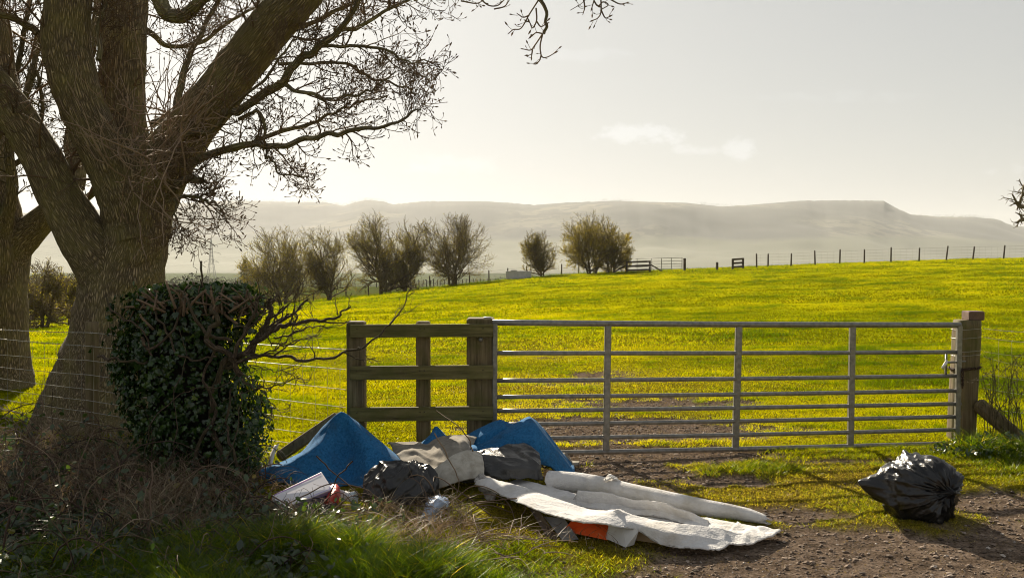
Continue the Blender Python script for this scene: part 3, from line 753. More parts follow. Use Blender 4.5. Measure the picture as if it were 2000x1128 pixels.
def leaf_cards(mb, pos, nrm, size, tint, shape, droop=None, fold=.25):
    """flat leaves of a given outline laid along the normal; shape: (x, y) with y towards the tip"""
    n = len(pos); sh = np.array(shape)
    up = norm(rng.normal(size=(n, 3)) * .7 + A(0, 0, -.8)) if droop is None else droop
    Yv = norm(up - nrm * np.sum(up * nrm, -1, keepdims=True)); Xv = np.cross(Yv, nrm)
    s = size[:, None, None]
    V = pos[:, None] + s * (sh[None, :, :1] * Xv[:, None] + sh[None, :, 1:2] * Yv[:, None] - fold * np.abs(sh[None, :, :1]) * nrm[:, None] - .12 * sh[None, :, 1:2] ** 2 * nrm[:, None])
    m = len(sh); b = (np.arange(n) * m)[:, None]
    T = [b + np.array([[0, k, k + 1]]) for k in range(1, m - 1)] + [b + np.array([[0, m - 1, 1]])]
    mb.add(V.reshape(-1, 3), np.concatenate(T), None, tint=np.repeat(tint, m))
IVYSHAPE = [(0, .42), (0, 0), (.30, -.10), (.62, .18), (.36, .42), (.42, .72), (.16, .72), (0, 1.1), (-.16, .72), (-.42, .72), (-.36, .42), (-.62, .18), (-.30, -.10)]
OVAL = [(0, .5), (0, 0), (.24, .2), (.32, .48), (.2, .8), (0, 1.05), (-.2, .8), (-.32, .48), (-.24, .2)]
n = 13000
a = rng.random(n) * 2 * math.pi; v = rng.random(n) ** .9
p, nn = hedge_shell(a, v)
# a hollow where the bare stems show
front = np.sin(a) < .3
hol = np.exp(-(((a % (2 * math.pi) - 5.1) / .45) ** 2 + ((v - .42) / .2) ** 2)) + .8 * np.exp(-(((a % (2 * math.pi) - 4.9) / .25) ** 2 + ((v - .75) / .22) ** 2))
keep = rng.random(n) > hol * .62
a, v, p, nn = a[keep], v[keep], p[keep], nn[keep]; n = len(a)
p = p + nn * (rng.normal(size=n) * .055 - .025)[:, None] + rng.normal(size=(n, 3)) * .015
p[:, 2] = np.maximum(p[:, 2], .03)
nn = norm(nn + rng.normal(size=(n, 3)) * .45)
iv = MB(); leaf_cards(iv, p, nn, .018 + .038 * rng.random(n) ** 1.5, np.clip(.42 + rng.normal(size=n) * .2 + .25 * (v < .12), 0, 1), IVYSHAPE)
# trailing ivy shoots that break the outline
for k in range(46):
    a0 = np.array([rng.random() * 6.283]); v0 = np.array([.05 + .8 * rng.random()]); q0, n0 = hedge_shell(a0, v0); q0, n0 = q0[0], n0[0]
    d0 = norm(n0 + rng.normal(size=3) * .5 + A(0, 0, .3)); c = crom(np.array([q0, q0 + d0 * .09, q0 + d0 * .15 + A(0, 0, -.04), q0 + d0 * .19 + A(0, 0, -.12)]), 4)
    i = rng.integers(2, len(c), 14); leaf_cards(iv, c[i] + rng.normal(size=(14, 3)) * .012, norm(np.tile(n0, (14, 1)) + rng.normal(size=(14, 3)) * .6), .018 + .03 * rng.random(14), np.clip(.5 + rng.normal(size=14) * .2, 0, 1), IVYSHAPE)
# ragged ivy along the clipped top
n = 1500; px = 262 + 245 * rng.random(n); top_ = 572 + 36 * rng.random(n) - 26 * vnoise(px / 26, px * 0, 5) + 22 * np.abs((px - 385) / 123) ** 3
p = np.array([P(x_, y_, DH + d_) for x_, y_, d_ in zip(px, top_, rng.normal(size=n) * .14)])
leaf_cards(iv, p, norm(rng.normal(size=(n, 3)) + A(0, -.4, .9)), .018 + .028 * rng.random(n), np.clip(.6 + rng.normal(size=n) * .22, 0, 1), IVYSHAPE)
tag(iv.build('ivy_leaves', IVY, hedge, smooth=False), kind='stuff')
# gnarled stems in the hollow and thick cut ends along the top
st = MB()
def br(mb, pts, r0, r1, n=6, S=7, wob=.02, k=0):
    q = crom(np.array([P(*t) for t in pts]), n)
    j = np.arange(len(q)); q = q + wob * np.stack([vnoise(j * .5 + k, j * 0, s) - .5 for s in (3, 7, 9)], -1)
    r = np.linspace(r0, r1, len(q)) * (1 + .25 * (vnoise(j * .6 + k * 2, j * 0, 5) - .5))
    mb.tube(q, r, S); return q, r
for pts, r0, r1 in [
    ([(440, 950, 8.0), (430, 880, 7.9), (410, 810, 7.95), (425, 740, 7.9), (440, 700, 7.85)], .035, .03),
    ([(395, 940, 7.95), (385, 870, 7.85), (420, 800, 7.82), (400, 730, 7.8), (430, 670, 7.8)], .02, .015),
    ([(470, 730, 7.9), (440, 690, 7.8), (400, 660, 7.78), (425, 630, 7.85), (410, 600, 7.9)], .035, .025),
    ([(470, 945, 7.9), (455, 870, 7.8), (440, 820, 7.85), (455, 760, 7.85)], .018, .01),
    ([(425, 940, 7.7), (450, 880, 7.72), (470, 800, 7.78), (462, 740, 7.8)], .007, .005),
    ([(300, 600, 7.95), (320, 640, 7.85), (345, 690, 7.8), (385, 700, 7.8), (420, 690, 7.8)], .012, .01),
    ([(275, 655, 7.8), (290, 680, 7.8), (330, 650, 7.85), (355, 600, 7.9)], .018, .012),
    ([(205, 580, 8.0), (235, 620, 7.9), (275, 640, 7.8), (300, 690, 7.8)], .012, .01),
    ([(190, 695, 8.0), (215, 700, 7.9), (250, 702, 7.85), (285, 705, 7.9)], .016, .012),
    ([(350, 565, 7.9), (365, 590, 7.8), (395, 640, 7.8), (450, 665, 7.8)], .014, .02),
    ([(320, 920, 7.75), (345, 850, 7.75), (340, 780, 7.8), (360, 700, 7.8), (350, 640, 7.8)], .006, .004),
    ([(280, 900, 7.75), (300, 820, 7.7), (370, 760, 7.75), (430, 755, 7.75), (468, 720, 7.8)], .006, .004),
    ([(392, 592, 8.1), (393, 560, 8.1), (394, 512, 8.1)], .014, .011), ([(390, 556, 8.1), (383, 530, 8.1), (378, 497, 8.1)], .004, .002)]:
    br(st, pts, r0 * .72, r1 * .72, 7, 8, .04, r0 * 999)
st.build('stems', STEM, hedge)
cu = MB()
for k in range(150):
    x = 262 + 240 * rng.random(); y0 = 578 + (45 if k % 3 == 0 else 18) * rng.random() + 14 * abs((x - 385) / 123) ** 3; d = 7.85 + .5 * rng.random()
    a_ = P(x, y0, d); ln = .05 + .11 * rng.random(); dr = norm(A(rng.normal() * .7, rng.normal() * .5, .9 if rng.random() < .75 else -.1))
    q = np.array([a_ - dr * .1, a_ + dr * ln * .4 + rng.normal(size=3) * .012, a_ + dr * ln])
    cu.tube(crom(q, 3), np.linspace(1, .75, 7) * (.004 + .010 * rng.random()), 6, cap=True)
cu.build('cut_stubs', CUT, hedge)
bare = MB(); BRN = [
    ([(440, 712, 7.95), (470, 690, 7.9), (506, 666, 7.85), (540, 642, 7.8), (575, 630, 7.8), (620, 627, 7.75), (659, 617, 7.7), (684, 600, 7.7)], .028, .006),
    ([(440, 718, 7.9), (498, 696, 7.8), (550, 695, 7.75), (599, 701, 7.7), (659, 692, 7.65), (711, 677, 7.6), (759, 636, 7.55), (785, 599, 7.5), (804, 560, 7.5)], .016, .0035),
    ([(500, 668, 7.9), (530, 640, 7.9), (565, 615, 7.9), (604, 584, 7.9)], .014, .008), ([(488, 690, 8.0), (510, 650, 8.0), (525, 615, 8.0), (528, 585, 8.0)], .024, .018),
    ([(520, 660, 7.8), (545, 610, 7.8), (575, 585, 7.8), (580, 560, 7.8)], .008, .003), ([(532, 660, 7.9), (573, 651, 7.9), (614, 636, 7.85), (640, 640, 7.8)], .008, .003),
    ([(525, 672, 7.8), (565, 672, 7.8), (600, 660, 7.8), (616, 655, 7.8)], .006, .003), ([(470, 740, 7.8), (506, 759, 7.75), (554, 748, 7.7), (582, 733, 7.7)], .008, .003),
    ([(485, 715, 7.8), (520, 720, 7.7), (560, 728, 7.7), (600, 742, 7.7)], .005, .002), ([(455, 700, 7.8), (480, 640, 7.8), (500, 600, 7.8), (505, 575, 7.8)], .016, .010),
    ([(470, 690, 7.8), (520, 690, 7.7), (560, 665, 7.65), (575, 640, 7.6)], .008, .003), ([(460, 730, 7.7), (500, 745, 7.7), (530, 790, 7.65), (560, 800, 7.6)], .006, .002)]
qs = [br(bare, s, r0, r1, 7, 7, .035, r0 * 777) for s, r0, r1 in BRN]
qP = np.stack([resamp(q, r, 12)[0] for q, r in qs]); qR = np.stack([resamp(q, r, 12)[1] for q, r in qs])
g1, h1 = grow(qP, qR, 7, .2, 1, (.1, .38), .6, 8, (25, 65), .2, .04, .4, .05, rmin=.0025)
g2, h2 = grow(g1, h1, 3, .2, 1, (.05, .16), .7, 5, (25, 60), .25, .04, .4, .05, rmin=.002)
bare.tubes(g1, h1, 4); bare.tubes(g2, h2, 3)
bare.build('bare_branches', STEM, hedge)

# ------------------------------------------------------------------ wood and wire by the gateway
def sub(o, part, root):          # hang a mesh built in world space on a part
    o.parent = part; o.location = -Vector(root.location); return o
def wood(name, a, b, c, gr):
    m, nt, out = new_mat(name)
    bs = nt.new('ShaderNodeBsdfPrincipled'); bs.inputs['Roughness'].default_value = .85; bs.inputs['Specular IOR Level'].default_value = .25
    ob = nt.coord('Object'); v = nt.mapv(ob, gr)
    g = nt.noise(34, 6, v, .65, .4)
    col = nt.ramp(g, [(.3, a), (.5, b), (.72, c)])
    col = nt.mix(nt.ramp(nt.noise(5, 4, ob), [(.45, (0, 0, 0)), (.7, (.8, .8, .8))]), col, (.085, .088, .02))
    nt.lk(col, bs.inputs['Base Color']); nt.lk(nt.bump(g, .5, .006), bs.inputs['Normal']); nt.lk(bs.outputs[0], out); return m
WV = wood('weathered_post', (.06, .044, .025), (.155, .118, .065), (.24, .19, .108), (1, 1, .06))
WH = wood('weathered_rail', (.055, .046, .018), (.145, .125, .05), (.21, .18, .075), (.06, 1, 1))
GALV = pbr('galvanised_steel', [(.16, .155, .14), (.29, .28, .26)], 25, .42, .55, rvar=.3, spec=.4)
WIRE = pbr('wire', [(.32, .31, .28), (.5, .48, .44)], 30, .34, .75)
RUST = pbr('rusty_iron', [(.03, .018, .012), (.09, .05, .03)], 30, .8, .3)

def post(name, x0, x1, ytop, d, depth, parent, mat=None, z0=-.25, lean=0.0, bev=.012):
    """square post; x0, x1, ytop in photo pixels at distance d"""
    a, b = P(x0, ytop, d), P(x1, ytop, d); m = MB()
    w = (b[0] - a[0]) / 2; c = (a + b) / 2
    m.bar(A(c[0] - lean, d + depth / 2, z0), A(c[0], d + depth / 2, c[2]), 2 * w, depth, (0, 1, 0), bev)
    # a little weathering: move every corner by a hair, roughen the faces
    return m.build(name, mat or WV, parent, smooth=False)
pl = thing('wooden_fence_panel', (P(820, 870, 9)[0], 9.0, 0), 'short weathered wooden fence panel with three rails between wire fence and metal gate', 'fence panel')
post('post', 676, 711, 628, 8.95, .15, pl); post('post', 812, 839, 628, 9.0, .11, pl)
post('gate_post', 911, 965, 622, 9.0, .24, pl)
for (ya, yb, ha) in [(646, 645, 25), (728, 726, 27), (809, 806, 27)]:
    m = MB(); p0 = P(684, ya, 8.93); p1_ = P(963, yb, 8.95); m.bar(p0, p1_, .045, ha * 8.95 / F, (0, 0, 1), .005)
    r_ = m.build('rail', WH, pl, smooth=False)
    for fx in (.05, .49, .52, .93):
        nl_ = MB(); q = p0 + (p1_ - p0) * fx; nl_.tube(np.array([q + A(0, -.020, .02), q + A(0, -.027, .02)]), [.006, .005], 8, cap=True)
        sub(nl_.build('nail', RUST, origin=(0, 0, 0)), r_, pl)
m = MB(); q = P(939, 662, 8.985); m.tube(np.array([q, q + A(0, -.02, 0)]), [.022, .016], 12, cap=True); m.build('bolt', GALV, pl)
m = MB(); q = P(952, 621, 9.1); m.box(q, .034, .05, .012, bev=.004); m.build('hinge_plate', GALV, pl)

# the big round-cornered gate post on the right, with a block on top
gp = thing('gate_post', (P(1900, 865, 9.72)[0], 9.84, 0), 'thick wooden post at the latch end of the gate, block on top, chain round it', 'gate post')
m = MB(); c0 = P(1900, 626, 9.72); wpx = 24 * 9.72 / F
pts = crom(np.array([A(c0[0] - .05, 9.84, -.2), A(c0[0] - .035, 9.84, .3), A(c0[0] - .015, 9.84, .8), A(c0[0], 9.84, c0[2])]), 6)
a = np.arange(28) * 2 * math.pi / 28
sq = 1 / np.maximum(np.abs(np.cos(a)), np.abs(np.sin(a))); rr = np.minimum(sq, 1.12)
ringp = np.stack([np.cos(a) * rr, np.sin(a) * rr], -1) * wpx
G = []
for k, q in enumerate(pts):
    s = 1 + .03 * (vnoise(k * .7 + a * 0, a * 1.5, 4) - .5) - (.05 if k == len(pts) - 1 else 0)
    G.append(np.column_stack([q[0] + ringp[:, 0] * s, q[1] + ringp[:, 1] * s, np.full(28, q[2])]))
G.append(np.tile(pts[-1] + A(0, 0, .003), (28, 1)))
G = np.stack(G); G = np.concatenate([G, G[:, :1]], 1); m.grid(G); m.build('post', WV, gp)
m = MB(); q = P(1906, 616.5, 9.8); m.box(q + A(0, .06, 0), .078, .085, .045, bev=.008); m.build('cap_block', pbr('red_brown_block', [(.10, .06, .04), (.19, .12, .085)], 14, .9, bump=.4), gp, smooth=False)
def ring_wire(mb, z, cx, cy, r, rad, tilt=0):
    a = np.linspace(0, 2 * math.pi, 25); rr2 = np.minimum(1 / np.maximum(np.abs(np.cos(a)), np.abs(np.sin(a))), 1.12)
    mb.tube(np.column_stack([cx + np.cos(a) * r * rr2, cy + np.sin(a) * r * rr2, z + tilt * np.cos(a)]), rad, 5)
m = MB()
for y in (643, 660, 686, 694): ring_wire(m, P(1900, y, 9.72)[2], c0[0] - .01, 9.84, wpx * 1.03, .0022, .01)
m.build('wire_band', WIRE, gp)
m = MB(); zc = P(1900, 720, 9.72)[2]
aa_ = np.linspace(0, 2 * math.pi, 40)[:-1]
for k, t in enumerate(aa_):
    rr2 = min(1 / max(abs(math.cos(t)), abs(math.sin(t))), 1.12) * wpx * 1.08
    c_ = A(c0[0] - .02 + math.cos(t) * rr2, 9.84 + math.sin(t) * rr2, zc + .012 * math.cos(t) + rng.normal() * .002)
    tn = A(-math.sin(t), math.cos(t), 0); s2_ = A(0, 0, 1) if k % 2 else A(math.cos(t), math.sin(t), 0)
    b_ = np.linspace(0, 2 * math.pi, 9); m.tube(c_ + np.cos(b_)[:, None] * .021 * tn + np.sin(b_)[:, None] * .012 * s2_, .0042, 5)
m.build('chain', RUST, gp); m = MB()
for k in range(9):
    c_ = P(1881 + rng.normal() * 1.5, 722 + 4 * k, 9.58); b_ = np.linspace(0, 2 * math.pi, 9); s2_ = A(1, 0, 0) if k % 2 else A(0, 1, 0)
    m.tube(c_ + np.cos(b_)[:, None] * .019 * A(0, 0, 1) + np.sin(b_)[:, None] * .012 * s2_, .0042, 5)
m.build('chain', RUST, gp)

# seven-rail galvanised field gate
ga = thing('field_gate', (P(968, 890, 9.05)[0], 9.05, 0), 'closed galvanised metal field gate of eight long rails across the muddy gateway', 'gate')
DL, DR_ = 9.0, 9.62
def gp_(x, y): return P(x, y, DL + (DR_ - DL) * (x - 965) / (1873 - 965))
LY = [629.5, 689, 743, 775, 802, 829, 857, 886]; RYY = [634.5, 687, 733.5, 762.5, 788, 813, 838.5, 865.5]
HR = [.027, .020, .020, .020, .020, .020, .020, .024]
for k, (l, r, h_) in enumerate(zip(LY, RYY, HR)):
    m = MB(); x1_ = 1876 if k < 7 else 1850
    r2 = l + (r - l) * (x1_ - 965) / (1870 - 965)
    a_, b_ = gp_(962, l), gp_(x1_, r2); t = np.linspace(0, 1, 16)[:, None]
    pts = a_ + (b_ - a_) * t; pts[:, 2] -= .006 * np.sin(t[:, 0] * math.pi)
    m.tube(pts, h_ , 12, cap=True); m.build('rail', GALV, ga)
for xt, xb, wd in [(967, 966, .022), (1187.5, 1183.5, .030), (1443, 1436, .030), (1665, 1660.5, .027), (1873.5, 1868.5, .024)]:
    m = MB(); f = (xt - 965) / 905; yt = LY[0] + (RYY[0] - LY[0]) * f; yb = LY[7] + (RYY[7] - LY[7]) * f
    m.bar(gp_(xb, yb - 1) + A(0, -.002, 0), gp_(xt, yt + 1) + A(0, -.002, 0), 2 * wd, .055 if xt < 1870 and xt > 1000 else .05, (0, 1, 0), .006); m.build('upright', GALV, ga, smooth=False)
lt = MB(); a_, b_ = gp_(1846, 707.5), gp_(1886, 705.5); lt.tube(np.array([a_, b_]), .011, 8, cap=True); lt.bar(gp_(1848, 689), gp_(1847, 731), .012, .03, (0, 1, 0)); lo = lt.build('latch', GALV, ga)
h1_ = MB(); h1_.bar(gp_(1848, 703) + A(0, -.03, 0), gp_(1836, 718) + A(0, -.05, 0), .03, .012, (0, 1, 0), .004); h1_.build('handle', pbr('bright_steel', [(.5, .49, .45), (.7, .68, .64)], 30, .4, .6), origin=(0, 0, 0)); sub(COL.objects['handle'], lo, ga)
for y_ in (641, 857):
    hg = MB(); hg.tube(np.array([gp_(950, y_), gp_(972, y_)]) + A(0, .01, 0), .012, 8, cap=True); hg.build('hinge', GALV, ga)

# stock wire on the left: three stretches
def wire_run(mb, pts, rad, barb=0.0, sag=.01):
    pts = np.asarray(pts); n = 14
    out = []
    for a_, b_ in zip(pts[:-1], pts[1:]):
        t = np.linspace(0, 1, n)[:, None]; q = a_ + (b_ - a_) * t; q[:, 2] -= sag * 4 * t[:, 0] * (1 - t[:, 0]); out.append(q)
    q = np.concatenate(out); mb.tube(q, rad, 4)
    if barb:
        ln = np.concatenate([[0], np.cumsum(np.linalg.norm(np.diff(q, axis=0), axis=1))]); s = np.arange(.05, ln[-1], barb)
        c = np.stack([np.interp(s, ln, q[:, k]) for k in range(3)], -1); k = len(c)
        d = norm(rng.normal(size=(k, 3)) + A(0, 0, .4)); d2 = norm(np.cross(d, rng.normal(size=(k, 3))))
        for dd in (d, d2): mb.tubes(np.stack([c - dd * .016, c, c + dd * .016], 1), np.array([.0012, .003, .0012])[None].repeat(k, 0), 3)
def FL(px, y):      # a point on the line of the left fence at bearing px
    d = np.interp(px, [-330, 0, 172, 676], [12.4, 10.6, 9.3, 8.95]); return P(px, y, d)
lf = thing('wire_fence', (FL(172, 820)[0], 9.3, 0), 'barbed wire and stock netting fence on one wooden post in front of the old trees', 'fence')
m = MB(); c_ = FL(174, 629); pts = crom(np.array([A(c_[0] - .005, 9.36, -.2), A(c_[0] - .01, 9.36, .4), A(c_[0], 9.36, .8), c_ + A(0, .06, 0)]), 5)
m.tube(pts, np.linspace(.066, .060, len(pts)), 14, cap=True); m.build('post', WV, lf)
yl = {-330: [640, 655, 682, 700, 716, 733, 749, 764], 0: [643, 661, 692, 716, 738, 759, 778, 797], 172: [649, 675, 703, 731, 759, 781, 803, 825], 676: [682, 721, 760, 795, 828, 856, 880, 905]}
m = MB()
for k in range(8):
    barb = .11 if k < 2 else 0
    wire_run(m, [FL(x, yl[x][k]) + A(0, -.01, 0) for x in (-330, 0, 172, 676)], .0032 if k < 2 else .0027, barb, .006)
m.build('strand', WIRE, lf)
m = MB()
for x in np.arange(-320, 670, 24.0):
    yt = np.interp(x, sorted(yl), [yl[q][1] for q in sorted(yl)]); yb = np.interp(x, sorted(yl), [yl[q][7] for q in sorted(yl)])
    t = np.linspace(0, 1, 9); q = np.array([FL(x + 1.5 * (rng.random() - .5), yt + (yb - yt) * s) + A(0, -.012, 0) for s in t]); m.tube(q, .0014, 3)
m.build('netting', WIRE, lf)
m = MB(); m.bar(P(543, 893, 8.75), P(662, 812, 8.98), .10, .10, (0, 1, 0), .02); m.build('strut', WV, lf, smooth=False)

# wire on the right of the gate
rf = thing('wire_fence', (P(2040, 870, 9.9)[0], 9.9, 0), 'wire fence with sloping timber strut running off to the right of the gate post', 'fence')
m = MB()
for k, (y0_, y1_, bb_) in enumerate([(641, 648, .11), (658, 668, .11), (686, 696, 0), (696, 716, 0), (727, 742, 0), (757, 770, 0), (795, 806, 0), (832, 842, 0), (850, 862, 0)]):
    a_ = P(1921, y0_, 9.8); b_ = P(2000, y1_, 9.75); wire_run(m, [a_, b_, a_ + (b_ - a_) * 6.0], .0028 if bb_ else .0022, bb_, .006)
m.build('strand', WIRE, rf)
m = MB()
for x in np.arange(1950, 2300, 26.0):
    k = (x - 1921) / 79; q = np.array([P(x, 658 + 10 * k, 9.79 - .05 * k), P(x + 1, 760 + 12 * k, 9.79 - .05 * k), P(x, 850 + 12 * k, 9.79 - .05 * k)]); m.tube(q, .0014, 3)
m.build('netting', WIRE, rf)
m = MB(); m.bar(P(1907, 786, 9.72), P(2060, 915, 9.3), .13, .15, (0, 1, 0), .03); m.build('strut', WV, rf, smooth=False)
m = MB(); q = P(2240, 655, 9.7); m.tube(crom(np.array([A(q[0], 9.75, -.2), A(q[0], 9.75, .5), A(q[0], 9.75, q[2])]), 4), .06, 12, cap=True); m.build('post', WV, rf)
# ------------------------------------------------------------------ dumped carpets, foam and bags
def fabric(name, cols, scale, rough=.95, bump=.5, bscale=300, bdist=.004, trans=0.0, stain=None):
    m, nt, out = new_mat(name)
    b = nt.new('ShaderNodeBsdfPrincipled'); b.inputs['Roughness'].default_value = rough; b.inputs['Specular IOR Level'].default_value = .15
    b.inputs['Sheen Weight'].default_value = .03
    ob = nt.coord('Object')
    c = nt.ramp(nt.noise(scale, 6, ob, .7), [(.3 + .4 * k / (len(cols) - 1), cols[k]) for k in range(len(cols))])
    if stain: c = nt.mix(nt.ramp(nt.noise(5, 5, ob, .6), [(.5, (0, 0, 0)), (.72, (.75, .75, .75))]), c, stain)
    nt.lk(c, b.inputs['Base Color']); nt.lk(nt.bump(nt.noise(bscale, 3, ob), bump, bdist), b.inputs['Normal'])
    if trans:
        tr = nt.new('ShaderNodeBsdfTranslucent'); nt.lk(c, tr.inputs[0]); mx = nt.new('ShaderNodeMixShader'); mx.inputs[0].default_value = trans
        nt.lk(b.outputs[0], mx.inputs[1]); nt.lk(tr.outputs[0], mx.inputs[2]); nt.lk(mx.outputs[0], out)
    else: nt.lk(b.outputs[0], out)
    return m
BLUE = fabric('blue_carpet', [(.010, .062, .155), (.020, .138, .315), (.042, .195, .41)], 55, bump=.8, bscale=160, bdist=.006, stain=(.03, .08, .15))
BEIGE = fabric('beige_backing', [(.15, .132, .105), (.26, .235, .195), (.36, .33, .28)], 9, bscale=120, stain=(.17, .145, .11))
CREAM = fabric('cream_fleece', [(.30, .275, .225), (.46, .43, .37), (.55, .52, .46)], 12, bscale=140, stain=(.20, .17, .13))
WHITEF = fabric('white_foam', [(.66, .65, .64), (.78, .77, .76), (.84, .83, .82)], 7, bump=.8, bscale=70, bdist=.010, trans=.24, stain=(.60, .56, .49))
def sheet(mb, rows, n=14, wob=.006, ws=9, fringe=0.0, seed=1, lin=.5, wr=1.0):
    G = surf(rows, n) * (1 - lin) + lin_surf(rows, n) * lin; sh = G.shape; V = G.reshape(-1, 3)
    # sharp wrinkles: ridged noise stretched along the cloth
    e1 = norm(V[-1] - V[0]); rid = np.abs(2 * noise3(V * ws * 1.1 + np.outer(V @ e1, e1) * -ws * .6, seed + 70, 2) - 1)
    V = V + A(0, -.35, 1) * (wr * wob * 3.2 * (.28 - np.minimum(rid, .28)))[:, None] * 2
    V = V + wob * 2 * (np.stack([noise3(V * ws, s) for s in (seed, seed + 20, seed + 40)], -1) - .5)
    V = V + wob * .5 * (np.stack([noise3(V * ws * 4, s) for s in (seed + 5, seed + 25, seed + 45)], -1) - .5)
    G = V.reshape(sh)
    if fringe:                  # torn, ragged rim
        k = np.arange(sh[1]); j = fringe * (vnoise(k * .9, k * 0, seed) - .5)[:, None] * 2
        G[-1] += (G[-1] - G[-2]) * 6 * j + A(0, 0, .3) * np.abs(j)
        k = np.arange(sh[0]); j = fringe * (vnoise(k * .8, k * 0, seed + 3) - .5)[:, None]
        G[:, -1] += (G[:, -1] - G[:, -2]) * 6 * j; G[:, 0] += (G[:, 0] - G[:, 1]) * 6 * j
    G[..., 2] = np.maximum(G[..., 2], .006)
    mb.grid(G); return G
def thick(o, t, off=0.0):
    s = o.modifiers.new('thickness', 'SOLIDIFY'); s.thickness = t; s.offset = off; return o
def rowsP(rows): return [[P(*q) for q in r] for r in rows]
def rowsZ(rows): return [[PZ(*q) for q in r] for r in rows]

c1 = MB()
G = sheet(c1, rowsP([
    [(548, 905, 8.65), (600, 880, 8.75), (650, 848, 8.75), (680, 838, 8.75), (720, 852, 8.75), (760, 886, 8.7), (798, 910, 8.6)],
    [(530, 912, 8.4), (585, 888, 8.45), (632, 835, 8.42), (664, 811, 8.42), (692, 822, 8.45), (740, 862, 8.45), (795, 906, 8.35)],
    [(508, 919, 8.17), (572, 900, 8.18), (630, 852, 8.30), (668, 808, 8.36), (700, 834, 8.36), (745, 872, 8.30), (793, 907, 8.22)],
    [(504, 922, 8.13), (568, 905, 8.10), (626, 868, 8.19), (673, 850, 8.33), (712, 866, 8.20), (752, 890, 8.16), (785, 914, 8.12)],
    [(508, 930, 8.11), (570, 916, 8.05), (627, 890, 8.11), (678, 892, 8.27), (716, 900, 8.10), (750, 914, 8.08), (774, 926, 8.06)],
    [(516, 938, 8.09), (574, 930, 8.0), (632, 924, 8.02), (681, 928, 8.14), (716, 930, 8.0), (744, 936, 7.98), (766, 942, 7.99)],
    [(525, 946, 8.07), (582, 950, 7.93), (640, 955, 7.90), (683, 957, 7.98), (714, 956, 7.90), (740, 955, 7.9), (760, 955, 7.92)]]), 14, .006, 5, .02, 3, .35)
o = thick(c1.build('blue_carpet', BLUE, origin=A(P(660, 940, 8)[0], 8.1, 0)), .012)
tag(o, 'blue carpet piece propped up in a tent shape against the wooden fence panel', 'carpet', 'dumped carpet pieces')
c2 = MB()
sheet(c2, rowsP([
    [(930, 880, 8.75), (965, 850, 8.8), (1000, 832, 8.85), (1040, 820, 8.85), (1070, 850, 8.85), (1115, 905, 8.8)],
    [(930, 872, 8.60), (960, 852, 8.62), (998, 834, 8.65), (1034, 814, 8.68), (1062, 842, 8.7), (1122, 922, 8.7)],
    [(928, 874, 8.48), (962, 860, 8.46), (1002, 842, 8.44), (1040, 830, 8.44), (1070, 862, 8.46), (1122, 925, 8.48)],
    [(936, 892, 8.42), (968, 880, 8.36), (1006, 868, 8.32), (1044, 862, 8.30), (1074, 885, 8.32), (1116, 928, 8.36)],
    [(944, 920, 8.36), (975, 912, 8.3), (1010, 905, 8.25), (1050, 905, 8.22), (1076, 915, 8.24), (1106, 936, 8.28)]]), 14, .008, 5, .015, 5)
sheet(c2, rowsP([
    [(872, 882, 8.8), (900, 862, 8.85), (940, 838, 8.9), (975, 824, 8.9), (1004, 832, 8.9)],
    [(874, 877, 8.66), (902, 856, 8.68), (940, 835, 8.70), (978, 822, 8.72), (1008, 834, 8.74)],
    [(880, 892, 8.56), (910, 872, 8.55), (945, 850, 8.55), (982, 836, 8.58), (1006, 842, 8.6)],
    [(888, 900, 8.5), (920, 888, 8.5), (952, 870, 8.52), (980, 858, 8.56), (1000, 852, 8.6)]]), 12, .006, 6, .01, 9)
c = crom(np.array([P(915, 880, 8.4), P(922, 870, 8.4), P(930, 872, 8.4), P(932, 884, 8.4)]), 5)
c2.grid(np.stack([c, c + A(.01, -.16, -.02)]))
o = thick(c2.build('blue_carpet', BLUE, origin=A(P(1010, 910, 8)[0], 8.5, 0)), .012)
tag(o, 'blue carpet heaped in two folds over the grey plastic, left of the gate', 'carpet', 'dumped carpet pieces')
# scrap of the same blue behind, with its pale backing turned over
c3 = MB(); sheet(c3, rowsP([[(822, 868, 8.85), (840, 850, 8.85), (852, 834, 8.85), (875, 858, 8.85)], [(818, 872, 8.7), (836, 858, 8.7), (850, 848, 8.72), (872, 866, 8.7)], [(820, 885, 8.6), (838, 875, 8.6), (856, 868, 8.6), (876, 875, 8.6)]]), 8, .005, 8, .01, 2)
o = thick(c3.build('blue_carpet', BLUE, origin=P(848, 880, 8.7)), .012); tag(o, 'small blue carpet corner poking up between the two big blue folds', 'carpet', 'dumped carpet pieces')
be = MB()
sheet(be, rowsP([
    [(756, 868, 8.75), (790, 868, 8.75), (830, 866, 8.75), (862, 856, 8.75), (905, 852, 8.75), (940, 850, 8.8)],
    [(762, 872, 8.6), (795, 874, 8.6), (832, 872, 8.55), (865, 862, 8.5), (904, 856, 8.5), (935, 856, 8.6)],
    [(772, 888, 8.4), (806, 880, 8.4), (836, 890, 8.34), (868, 872, 8.3), (900, 868, 8.3), (922, 874, 8.4)],
    [(785, 905, 8.2), (815, 892, 8.2), (842, 905, 8.18), (872, 894, 8.1), (897, 888, 8.15), (912, 890, 8.2)],
    [(795, 922, 8.0), (825, 914, 7.98), (848, 918, 7.98), (872, 915, 7.95), (892, 912, 7.98), (905, 905, 8.0)],
    [(800, 942, 7.85), (830, 938, 7.8), (852, 936, 7.82), (872, 935, 7.82), (890, 932, 7.85), (900, 928, 7.88)]]), 12, .014, 6, .02, 7)
o = thick(be.build('underlay_sheet', BEIGE, origin=A(P(840, 920, 8)[0], 8.2, 0)), .010)
tag(o, 'crumpled grey beige underlay lying between the two blue carpets', 'underlay', 'dumped underlay')
bf = MB()
